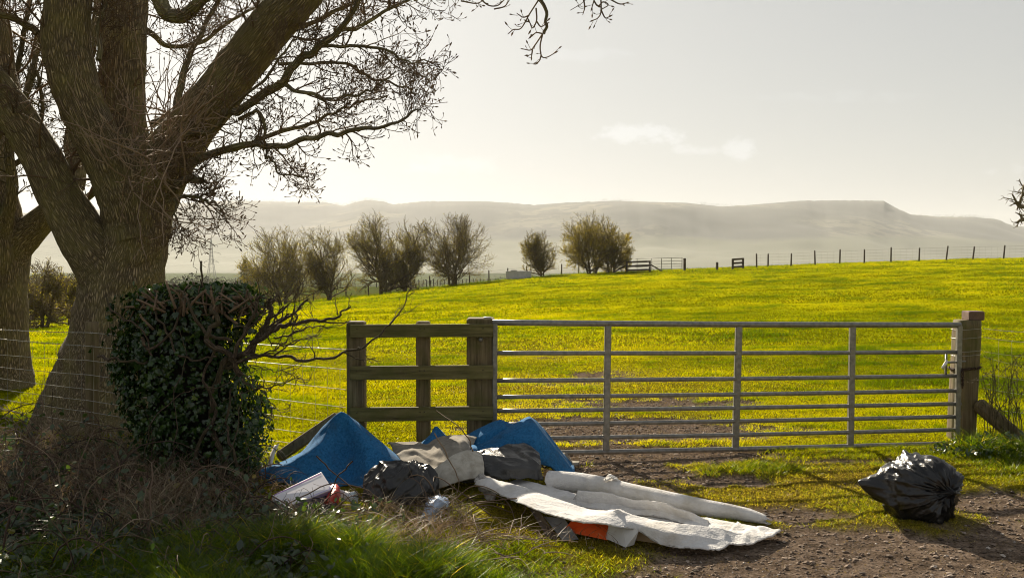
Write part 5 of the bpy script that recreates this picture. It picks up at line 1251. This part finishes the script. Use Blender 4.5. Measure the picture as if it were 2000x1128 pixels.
h = (.016 + .030 * cl + tall * (.04 + .17 * tuss)) * (.45 + .9 * rng.random(n)) * (1 - .5 * wr * (1 - tall))
tint = np.clip(.40 - .12 * tall + .42 * wr * (1 - tall) - .7 * (cl - .5) * (1 - tall) + rng.normal(size=n) * .13 + (rng.random(n) < .05) * .35, 0, 1)
blades(mb, x, y, ground(x, y) - .03 * dd, h, .003 + .0022 * rng.random(n) + .001 * tall, .4 + .7 * rng.random(n) + .7 * (1 - tall) * rng.random(n), tint, 3)
# long tussock beside the brambles
for (cx_, cy_, r_, n) in [(-1.40, 6.2, .24, 2600), (-.95, 6.05, .2, 1300), (-.45, 5.6, .22, 800), (-1.9, 6.0, .25, 1500), (4.35, 9.15, .22, 900), (4.75, 8.9, .25, 1000), (-2.6, 5.8, .3, 900)]:
    a = rng.random(n) * 6.283; rr_ = r_ * rng.random(n) ** .7; x = cx_ + np.cos(a) * rr_; y = cy_ + np.sin(a) * rr_
    blades(mb, x, y, ground(x, y), .12 + .17 * rng.random(n), .0045 + .002 * rng.random(n), .5 + .9 * rng.random(n), np.clip(.33 + rng.normal(size=n) * .13 + (rng.random(n) < .07) * .5, 0, 1), 4)
tag(mb.build('verge_grass', VERGE, smooth=False), kind='stuff')
# straw, dead leaf bits and moss flecks trodden into the turf and the track
BITS = leafy('straw_bits', [(0, (.05, .035, .018)), (.4, (.17, .12, .045)), (.75, (.34, .25, .09)), (1, (.55, .47, .32))], (1.3, 1.2, .7), .4, .03, .4)
mb = MB(); n = 120000; x, y = scatter(n, 4.9, 24, .56, .3); wr = worn_at(x, y); dd = dirt_at(x, y); ok = rng.random(n) < np.clip(.12 + .75 * wr + .35 * dd, 0, 1) * np.clip(14 / y, 0, 1.0); ok &= ~((x < .9) & (y < 8.4) & (rng.random(n) < .85)); x, y, dd = x[ok], y[ok], dd[ok]; n = len(x)
blades(mb, x, y, ground(x, y) + .004 - .035 * dd * sstep(18, 12, y), .008 + .016 * rng.random(n), .003 + .005 * rng.random(n) ** 2 + .0003 * y, 1.6 + 1.3 * rng.random(n), np.clip(.5 + rng.normal(size=n) * .25, 0, 1), 2)
tag(mb.build('straw_litter', BITS, smooth=False), kind='stuff')
# stones and grit on the track
STONE = tinted('grit', [(0, (.045, .032, .023)), (.45, (.14, .10, .07)), (.8, (.25, .19, .145)), (1, (.46, .41, .36))], .9)
n = 120000; x, y = scatter(n, 5.0, 16.5, .56, .3); dd = dirt_at(x, y); ok = rng.random(n) < dd * np.clip(1.3 - y * .03, .3, 1); x, y = x[ok], y[ok]; n = len(x)
s = .0032 + .014 * rng.random(n) ** 7 + .0055 * rng.random(n) ** 2
base_ = np.array([(1, 0, 0), (-1, 0, 0), (0, 1, 0), (0, -1, 0), (0, 0, 1), (0, 0, -1), (.6, .6, .55), (-.6, .6, .5), (.6, -.6, .5), (-.6, -.6, .55)], float)
Tm = np.array([(0, 6, 8), (4, 6, 7), (4, 7, 9), (4, 9, 8), (4, 8, 6), (2, 7, 6), (1, 9, 7), (3, 8, 9), (0, 2, 6), (2, 1, 7), (1, 3, 9), (3, 0, 8), (0, 5, 2), (2, 5, 1), (1, 5, 3), (3, 5, 0)])
V = base_[None] * (.7 + .6 * rng.random((n, 10, 1))) * s[:, None, None] * np.stack([.8 + .6 * rng.random(n), .8 + .6 * rng.random(n), .45 + .3 * rng.random(n)], -1)[:, None]
V = V + np.stack([x, y, ground(x, y) - .035 * dirt_at(x, y) + s * .2], -1)[:, None]
mb = MB(); mb.add(V.reshape(-1, 3), (np.arange(n)[:, None, None] * 10 + Tm[None]).reshape(-1, 3), None, tint=np.repeat(np.clip(.45 + rng.normal(size=n) * .22, 0, 1), 10)); tag(mb.build('gravel', STONE, smooth=False), kind='stuff')
# dry stems by the right-hand strut
dw = thing('dry_weeds', P(1960, 885, 9.5), 'clump of dry brown weed stems in front of the timber strut at the right edge', 'weeds')
m = MB(); st_ = []
for k in range(26):
    x0 = 1925 + 75 * rng.random(); q = crom(np.array([P(x0, 890, 9.4), P(x0 + rng.normal() * 8, 820, 9.4 + rng.normal() * .05), P(x0 + rng.normal() * 16 - 3, 740 + 40 * rng.random(), 9.4 + rng.normal() * .1), P(x0 + rng.normal() * 20 - 6, 680 + 90 * rng.random(), 9.4 + rng.normal() * .15)]), 5)
    st_.append(q); m.tube(q, np.linspace(.0045, .0018, len(q)), 4)
sp = np.stack(st_); a_, b_ = grow(sp, np.full(sp.shape[:2], .003), 6, .35, 1, (.05, .2), .7, 5, (25, 60), .15, .05, .5, rmin=.0014); m.tubes(a_, b_, 3); buds(m, a_, .008)
m.build('stems', TWIG2, dw)
mb = MB(); n = 900; a = rng.random(n) * 6.283; r_ = .6 * rng.random(n) ** .6; x = 4.55 + np.cos(a) * r_ * 1.1; y = 9.15 + np.sin(a) * r_ * .6
leaf_cards(mb, np.stack([x, y, ground(x, y) + .02 + .20 * rng.random(n) * (1 - r_ / .8)], -1), norm(rng.normal(size=(n, 3)) * .7 + A(0, -.3, .9)), .02 + .035 * rng.random(n), np.clip(.62 + rng.normal(size=n) * .15, 0, .86), OVAL); tag(mb.build('low_weeds', BRLEAF, smooth=False), kind='stuff')
# ------------------------------------------------------------------ across the field: hawthorns, fences, trough, far gate
def base_at(px, py, d):          # foot of a thing whose base shows at (px, py), about d metres away
    p = P(px, py, d); g = gz(p[0], p[1]); return A(p[0], p[1], g)
HTW = tinted('hawthorn_twig', [(0, (.06, .045, .025)), (.5, (.15, .115, .06)), (1, (.27, .21, .12))], .9)
HLEAF = leafy('young_leaf', [(0, (.06, .072, .012)), (.5, (.16, .155, .022)), (1, (.32, .26, .045))], (2.2, 1.9, .6), .6, .02, .5)
def hawthorn(px, pyb, pyt, half, d, label, leaf=.5, stems=2, sweep=(-.02, 0, .0), tone=.5, group='hawthorn trees along the far fence', dens=1.0, low=.15, lt=.5):
    b = base_at(px, pyb, d); s = d / F; Ht = (pyb - pyt) * s; W = half * s
    t = thing('hawthorn_tree', b, label, 'tree', group)
    m = MB(); S0, R0 = [], []
    for k in range(stems):
        o = b + A((rng.random() - .5) * W * .35, (rng.random() - .5) * W * .3, -.1)
        d0 = norm(A((o[0] - b[0]) * 1.2 / W + rng.normal() * .15, rng.normal() * .2, 1))
        q = np.array([o, o + d0 * Ht * .2, o + d0 * Ht * .42 + A(rng.normal() * .12, rng.normal() * .1, 0) * Ht * .3, o + d0 * Ht * .72])
        q = crom(q, 4); r = np.linspace(.095, .03, len(q)) * Ht / 4.5 * (1.3 if stems < 3 else .9); m.tube(q, r, 8, tint=np.full(len(q) * 8, .3)); S0.append(q); R0.append(r)
    m.build('trunk', HTW, t)
    m = MB(); SP, SR = stack(list(zip(S0, R0)), 10)
    def clip(Pn, R):              # keep the shoots inside the windswept outline
        c = b + A(0, 0, Ht * .56); e = (Pn - c) / A(W * 1.08, W * 1.0, Ht * .52)
        lump = 1 + .3 * (noise3(e[:, -1] * 2.2, 3) - .5) * 2
        f = np.max(np.linalg.norm(e, axis=-1), axis=1) / lump
        k = np.minimum(1, 1.0 / f)[:, None, None]
        return Pn[:, :1] + (Pn - Pn[:, :1]) * np.maximum(k, .35), R
    n1 = int(22 * dens * 2 / stems) + 5
    a1, r1 = grow(SP, SR, n1, .08, 1, (W * .9, W * 1.9), .55, 8, (35, 92), .12, .05, .35, .02, rmin=.012, bias=sweep); a1, r1 = clip(a1, r1)
    a2, r2 = grow(a1, r1, 9, .1, 1, (W * .4, W * .85), .6, 6, (25, 60), .15, .12, .5, .02, rmin=.010, bias=sweep); a2, r2 = clip(a2, r2)
    a3, r3 = grow(a2, r2, 6, .1, 1, (W * .16, W * .42), .7, 4, (20, 50), .18, .10, .6, .02, rmin=.0085, bias=sweep); a3, r3 = clip(a3, r3)
    for a, r, S in ((a1, r1, 5), (a2, r2, 3), (a3, r3, 3)): m.tubes(a, r, S, tint=np.repeat(np.clip(tone + rng.normal(size=len(a)) * .2, 0, 1), a.shape[1] * S))
    tag(m.build('twigs', HTW, t), kind='stuff')
    if leaf > 0:
        tips = np.concatenate([a3.reshape(-1, 3), a2[:, 2:].reshape(-1, 3)]); n = int((7000 if d > 60 else 1500) + 26000 * leaf); p = tips[rng.integers(0, len(tips), n)] + rng.normal(size=(n, 3)) * .05
        hz_ = (p[:, 2] - b[2]) / Ht; kp = rng.random(n) < np.interp(hz_, [0, low, .45, .75, 1], [.4, 1, 1, .75, .35]); p = p[kp]; n = len(p)
        m = MB(); leaf_cards(m, p, norm(rng.normal(size=(n, 3))), (.035 + .045 * rng.random(n)), np.clip(lt + rng.normal(size=n) * .2, 0, 1), [(0, .5), (0, 0), (.4, .4), (0, 1), (-.4, .4)])
        tag(m.build('leaves', HLEAF, t, smooth=False), kind='stuff')
    return t
hawthorn(557, 597, 460, 72, 84, 'leftmost broad hawthorn of the field fence, olive yellow with low spreading twigs', .8, 4, (-.03, 0, 0), .55)
hawthorn(648, 590, 442, 46, 85, 'tall narrow hawthorn second from the left along the field fence', .25, 3, (-.05, 0, .02), .5)
hawthorn(747, 578, 432, 66, 86, 'round dense hawthorn on one thick trunk, middle of the field fence row', .45, 1, (-.03, 0, .01), .45, low=.3)
hawthorn(785, 573, 430, 44, 87, 'hawthorn crowded against its rounder left neighbour, single pale trunk', .22, 1, (-.04, 0, .02), .55)
hawthorn(886, 562, 436, 66, 88, 'wide bare hawthorn on three stems just left of the concrete trough', .18, 4, (-.02, 0, .01), .55)
hawthorn(1062, 545, 457, 37, 88, 'small lollipop shaped hawthorn just right of the concrete trough', .12, 1, (0, 0, .02), .5, dens=1.1)
hawthorn(1158, 538, 434, 56, 87, 'leafy yellow green hawthorn clump left of the far field gate', 1.1, 5, (.01, 0, 0), .4, lt=.6)
hawthorn(1192, 537, 452, 34, 87.5, 'thin crooked hawthorn with open twigs between leafy clump and far gate', .35, 2, (.06, 0, 0), .5, dens=.6, lt=.65)
for (px, pyb, pyt, hf, d, lab, lf_) in [(82, 642, 484, 46, 45, 'bare bushy tree seen between the two old trunks', .04), (38, 640, 500, 40, 47, 'bush half hidden behind the second old trunk', .12), (138, 636, 520, 34, 50, 'olive bush seen beside the foot of the big old tree', .2), (-40, 640, 490, 50, 46, 'bush at the far left behind the second old trunk', .5)]:
    hawthorn(px, pyb, pyt, hf, d, lab, lf_, 2, (0, 0, 0), .6, 'bushes behind the old trees', dens=.8, lt=.45)
# bare tree cut by the right edge
b = base_at(2062, 512, 62); t = thing('bare_tree', b, 'bare tree whose drooping branches enter at the right edge above the fence', 'tree')
m = MB(); c, r = limb_pts([(2062, 530, 12, 62), (2058, 460, 10, 62), (2052, 420, 8, 62), (2060, 370, 6, 62), (2056, 320, 4, 62)], 6); m.tube(c, r, 9, tint=np.full(len(c) * 9, .3)); m.build('trunk', HTW, t)
m = MB(); bl_ = []
for s_ in [[(2056, 440, 5, 62), (2020, 425, 4, 61.5), (1994, 430, 3, 61), (1984, 436, 2, 61)], [(2052, 415, 5, 62), (2010, 405, 4, 61.5), (1988, 402, 3, 61), (1976, 380, 1.5, 61)], [(2058, 370, 4, 62), (2015, 370, 3.4, 61.5), (1995, 385, 2.5, 61), (1985, 410, 1.5, 61)], [(2055, 330, 4, 62), (2020, 330, 3, 61.5), (1998, 370, 2, 61), (1992, 400, 1, 61)], [(2056, 450, 4, 62), (2090, 400, 3, 62.5), (2110, 360, 2, 63)]]:
    c, r = limb_pts(s_, 6, .1); bl_.append((c, r)); m.tube(c, r, 5, tint=np.full(len(c) * 5, .3))
bp2, br2 = stack(bl_, 10)
a1, r1 = grow(bp2, br2, 8, .2, 1, (.5, 1.3), .6, 7, (25, 65), .2, 0, .5, rmin=.012); a2, r2 = grow(a1, r1, 4, .2, 1, (.2, .6), .7, 5, (25, 60), .22, .0, .5, rmin=.009)
m.tubes(a1, r1, 3, tint=np.full(a1.shape[0] * 21, .4)); m.tubes(a2, r2, 3, tint=np.full(a2.shape[0] * 15, .45)); tag(m.build('twigs', HTW, t), kind='stuff')

FPOST = pbr('far_post_wood', [(.04, .03, .02), (.09, .07, .045)], 3, .9)
def stake_mesh(h, r):
    m = MB(); m.tube(np.array([(0, 0, -.2), (0, 0, h * .5), (0, 0, h), (0, 0, h + .03)], float), [r, r, r * .95, r * .5], 8, cap=True); return m
def far_fence(name, label, posts, hpost, rad, strands, netting=0, hi=None):
    """posts: list of (px, py base, depth)"""
    pts = [base_at(*p) for p in posts]; f = thing(name, A(*pts[0]), label, 'fence', 'fences across the field')
    proto = None
    for k, p in enumerate(pts):
        if proto is None: proto = stake_mesh(hpost, rad).build('post', FPOST, None); o = proto
        else: o = proto.copy(); COL.objects.link(o)
        o.parent = f; o.location = Vector(p - pts[0]); o.rotation_euler = (rng.normal() * .03, rng.normal() * .05, 0); o.scale = (1, 1, .92 + .16 * rng.random())
    m = MB()
    for z in strands:
        q = np.array(pts) + A(0, -rad, z); t = np.linspace(0, len(q) - 1, len(q) * 3); i = np.minimum(t.astype(int), len(q) - 2); fr_ = (t - i)[:, None]; m.tube(q[i] * (1 - fr_) + q[i + 1] * fr_, .005, 3)
    if netting:
        L = np.concatenate([[0], np.cumsum(np.linalg.norm(np.diff(np.array(pts), axis=0), axis=1))]); s = np.arange(.3, L[-1], netting)
        q = np.stack([np.interp(s, L, np.array(pts)[:, k]) for k in range(3)], -1); m.tubes(np.stack([q + A(0, -rad, .05), q + A(0, -rad, .45), q + A(0, -rad, max(strands))], 1), np.full((len(q), 3), .0022), 3)
    m.build('wire', FPOST, f); return f
far_fence('wire_fence', 'long wire fence on thin stakes along the crest at the right', [(1478, 522, 82), (1500, 521, 82), (1545, 519, 82), (1592, 518, 82), (1640, 517, 82), (1688, 515, 82), (1740, 513, 82), (1795, 511, 82), (1848, 510, 82), (1900, 509, 82), (1960, 507, 82), (2015, 506, 82), (2070, 505, 82)], 1.12, .065, [1.05, .8, .55, .3], .5)
far_fence('wire_fence', 'wire fence under the row of hawthorns down the left of the field', [(430, 606, 86), (520, 600, 87), (578, 596, 87.5), (612, 592, 88), (676, 584, 88), (720, 581, 88), (763, 578, 89), (803, 573, 89.5), (840, 570, 90), (878, 565, 90), (917, 560, 90.5), (955, 555, 91), (992, 551, 92), (1028, 547, 92), (1062, 545, 92), (1097, 542, 92), (1130, 541, 92), (1160, 540, 92), (1194, 538, 92), (1222, 535, 91)], 1.1, .06, [1.0, .75, .5, .25], 0)
far_fence('wire_fence', 'faint distant picket line in the next field beyond the trough', [(x_, 560 - (x_ - 735) * .045, 160) for x_ in range(735, 1000, 7)], 1.15, .07, [1.0], 0)
# concrete water trough
b = base_at(1013, 552, 86); t = thing('water_trough', b, 'grey concrete water trough standing in the grass by the far fence', 'trough')
CONC = pbr('concrete', [(.42, .41, .39), (.56, .55, .52)], 3, .9, bump=.3)
m = MB(); w_, h_ = 2.2 / 2, .68
for c_, hx_, hy_, hz_ in [((0, -.36, h_ / 2), w_, .06, h_ / 2), ((0, .36, h_ / 2), w_, .06, h_ / 2), ((-w_ + .06, 0, h_ / 2), .06, .298, h_ / 2 - .002), ((w_ - .06, 0, h_ / 2), .06, .298, h_ / 2 - .002), ((0, 0, .1), w_ - .121, .298, .1)]: m.box(b + A(*c_), hx_, hy_, hz_, bev=.012)
m.build('basin', CONC, t, smooth=False)
m = MB(); m.box(b + A(-.42, 0, h_ + .055), .27, .42, .05, bev=.012); m.build('valve_cover', CONC, t, smooth=False)
m = MB(); m.box(b + A(.1, 0, .5), w_ - .25, .29, .01); m.build('water', pbr('trough_water', [(.03, .035, .03), (.04, .045, .04)], 2, .08), t)
# far wooden rails, far gate, marker post, timber frame
def rail_panel(name, label, cat, x0, x1, pyb, d, hgt, nr, pw=.16, struts=False):
    b0, b1 = base_at(x0, pyb, d), base_at(x1, pyb, d); t = thing(name, b0, label, cat)
    for b_ in (b0, b1):
        m = MB(); m.box(b_ + A(0, 0, hgt / 2 - .1), pw / 2, pw / 2, hgt / 2 + .1, bev=.015); m.build('post', FPOST, t, smooth=False)
    for k in range(nr):
        z = hgt * (.92 - .72 * k / max(nr - 1, 1)); m = MB(); m.bar(b0 + A(0, -pw / 2 - .03, z), b1 + A(0, -pw / 2 - .03, z), .05, .15, (0, 0, 1), .006); m.build('rail', FPOST, t, smooth=False)
    if struts:
        for b_, s in ((b0, -1), (b1, 1)):
            m = MB(); m.bar(b_ + A(.1 * s, 0, hgt * .62), b_ + A(1.1 * s, 0, .02), .10, .10, (0, 1, 0), .01); m.build('strut', FPOST, t, smooth=False)
    return t
rail_panel('wooden_fence_panel', 'far dark wooden rail panel with struts left of the far gate', 'fence panel', 1224, 1269, 533, 84, .95, 3, struts=True)
rail_panel('timber_frame', 'small open timber rail frame standing alone on the crest', 'fence panel', 1431, 1451, 523, 81, .86, 3)
b0, b1 = base_at(1271, 531, 84.5), base_at(1333, 530, 82); t = thing('field_gate', b0, 'far metal field gate with thin rails on the skyline', 'gate')
for k, z in enumerate([.18, .38, .58, .82, 1.08]):
    m = MB(); m.tube(np.array([b0 + A(-1.3, 0, z), b1 + A(0, 0, z)]), .018, 6, cap=True); m.build('rail', GALV, t)
for f in (-.45, .03, .34, .66, .98):
    m = MB(); q = b0 + (b1 - b0) * f; m.bar(q + A(0, -.03, .15), q + A(0, -.03, 1.1), .05, .03, (0, 1, 0)); m.build('upright', GALV, t, smooth=False)
b1 = base_at(1337, 531, 81.9); m = MB(); m.box(b1 + A(0, 0, .46), .10, .10, .56, bev=.02); tag(m.build('gate_post', FPOST, origin=b1, smooth=False), 'stout dark post closing the far metal gate on the skyline', 'gate post')
b1 = base_at(1400.5, 528, 81.5); m = MB(); m.box(b1 + A(0, 0, .26), .09, .09, .36, bev=.02); tag(m.build('short_post', FPOST, origin=b1, smooth=False), 'short dark stub post alone between far gate and timber frame', 'post')

# pylon and its lines down in the valley
STEEL = pbr('pylon_steel', [(.10, .10, .10), (.16, .16, .16)], .1, .7, .2)
DPY = 1250; pb = P(413, 533, DPY); pb[2] = gz(pb[0], pb[1]) ; Hp = P(413, 464, DPY)[2] - pb[2]
t = thing('pylon', pb, 'lattice electricity pylon far off in the hazy valley', 'pylon', None)
m = MB()
def wz(z): return np.interp(z, [0, .45, .62, .82, 1], [5.2, 2.2, 1.5, 1.1, .15])
lv = [0, .12, .24, .35, .45, .54, .62, .70, .78, .86, .93, 1.0]
cor = lambda z: [pb + A(sx_ * wz(z), sy_ * wz(z), z * Hp) for sx_, sy_ in ((-1, -1), (1, -1), (1, 1), (-1, 1))]
for z0, z1 in zip(lv[:-1], lv[1:]):
    c0, c1 = cor(z0), cor(z1)
    for k in range(4):
        m.tube(np.array([c0[k], c1[k]]), .26, 4); m.tube(np.array([c0[k], c1[(k + 1) % 4]]), .13, 3); m.tube(np.array([c0[(k + 1) % 4], c1[k]]), .13, 3)
m.build('tower', STEEL, t)
arms = []
for z, L in ((.82, 8.5), (.64, 11.5), (.45, 9.0)):
    m = MB()
    for s in (-1, 1):
        tip = pb + A(s * L, -s * 1.5, z * Hp)
        for q in cor(z)[:2] if s < 0 else cor(z)[1:3]: m.tube(np.array([q, tip]), .2, 4)
        m.tube(np.array([pb + A(s * wz(z + .05), 0, (z + .05) * Hp), tip]), .16, 4); m.tube(np.array([tip, tip - A(0, 0, 2.0)]), .25, 4); arms.append(tip - A(0, 0, 2.0))
    m.build('crossarm', STEEL, t)
m = MB()
for tip in arms:
    for far in (A(-330, 140, 10), A(330, -140, 4)):
        s = np.linspace(0, 1, 20)[:, None]; q = tip + far * s; q[:, 2] -= 9 * 4 * (s * (1 - s))[:, 0]; m.tube(q, .045, 3)
m.build('cable', STEEL, t)

# woodland in the valley, and a dark fir beside the first hawthorn
WLEAF = tinted('woodland', [(0, (.05, .052, .034)), (.5, (.11, .10, .065)), (1, (.18, .16, .10))], 1)  # bare grey-brown, paled further to stand in for thicker valley haze
m = MB()
def far_crown(c, w, h, n, tone):
    th, z = rng.random(n) * 6.283, rng.random(n); r = np.sqrt(np.clip(1 - (2 * z - 1) ** 2, 0, 1)) * (.7 + .5 * rng.random(n)); p = c + np.stack([np.cos(th) * r * w, np.sin(th) * r * w, z * h], -1)
    leaf_cards(m, p, norm(rng.normal(size=(n, 3))), (.10 + .10 * rng.random(n)) * w, np.clip(tone + rng.normal(size=n) * .15, 0, 1), [(0, .5), (0, 0), (.5, .4), (0, 1), (-.5, .4)])
for k in range(230):
    d = 330 + 170 * rng.random() ** .7; px = -150 + 700 * rng.random(); p = P(px, 540, d); g = gz(p[0], p[1]); w = 2.6 + 2 * rng.random(); h = (5 + 5 * rng.random()) * (1 - .35 * vnoise(np.array([px / 40]), np.array([2.]), 4)[0])
    far_crown(A(p[0], p[1], g - .6), w, h, 130, .3 + .4 * rng.random())
for k in range(420):             # hedgerow lines further down the valley
    d = rng.choice([620, 760, 900, 1120]) + rng.normal() * 8; px = -300 + 1500 * rng.random(); p = P(px, 540, d); far_crown(A(p[0], p[1], gz(p[0], p[1]) - .8), 3.5 + 3 * rng.random(), 4 + 6 * rng.random(), 26, .3 + .3 * rng.random())
for k in range(500):             # tree clumps along the skyline of the ridge
    px = rng.choice([1395, 660, 720, 620, 1900, 1860, 500, 1190]) + rng.normal() * 26; i = int(np.argmin(np.abs(hx - px))); far_crown(A(hxx[i] * Dr[i], Dr[i], ht[i] - 4), 5 + 3 * rng.random(), 8 + 7 * rng.random(), 14, .3)
tag(m.build('woodland', WLEAF, smooth=False), kind='stuff')
p = P(478, 560, 330); b = A(p[0], p[1], gz(p[0], p[1])); t = thing('fir_tree', b, 'dark hazy fir tree standing behind the leftmost broad hawthorn', 'tree')
m = MB(); m.tube(np.array([b - A(0, 0, .3), b + A(0, 0, 9.5)]), [.22, .04], 8, tint=np.full(16, .2)); m.build('trunk', HTW, t)
m = MB(); n = 2600; z = rng.random(n) ** .8; th = rng.random(n) * 6.283; r_ = (1 - z) * 4.0 * (.35 + .65 * rng.random(n)) * (.75 + .35 * np.sin(z * 40)); q = b + np.stack([np.cos(th) * r_, np.sin(th) * r_, 1 + z * 9 - r_ * .15], -1)
leaf_cards(m, q, norm(rng.normal(size=(n, 3)) * .5 + A(0, 0, 1)), .25 + .2 * rng.random(n), np.clip(.2 + rng.normal(size=n) * .1, 0, 1), [(0, .5), (0, 0), (.4, .4), (0, 1), (-.4, .4)], droop=norm(np.stack([np.cos(th), np.sin(th), -.3 + 0 * th], -1))); tag(m.build('foliage', WLEAF, t, smooth=False), kind='stuff')

# tall holly added out of view beyond the left edge to shade the verge
hb_ = A(-9.2, 12.6, gz(-9.2, 12.6)); t = thing('added_shade_holly', hb_, 'dense holly added unseen beyond the left edge to shade the verge', 'tree')
m = MB(); m.tube(crom(np.array([hb_ - A(0, 0, .2), hb_ + A(.1, 0, 2), hb_ + A(0, .1, 5.6)]), 5), np.linspace(.16, .04, 11), 9); m.build('trunk', BARK, t)
m = MB(); n = 15000; v = rng.normal(size=(n, 3)); v = norm(v) * (rng.random(n) ** .35)[:, None]; q = hb_ + A(0, 0, 3.3) + v * A(1.7, 1.6, 3.0) * (.8 + .5 * noise3(v * 2.5, 4))[:, None]
leaf_cards(m, q, norm(rng.normal(size=(n, 3))), .09 + .07 * rng.random(n), np.clip(.4 + rng.normal(size=n) * .2, 0, 1), OVAL); tag(m.build('leaves', IVY, t, smooth=False), kind='stuff')
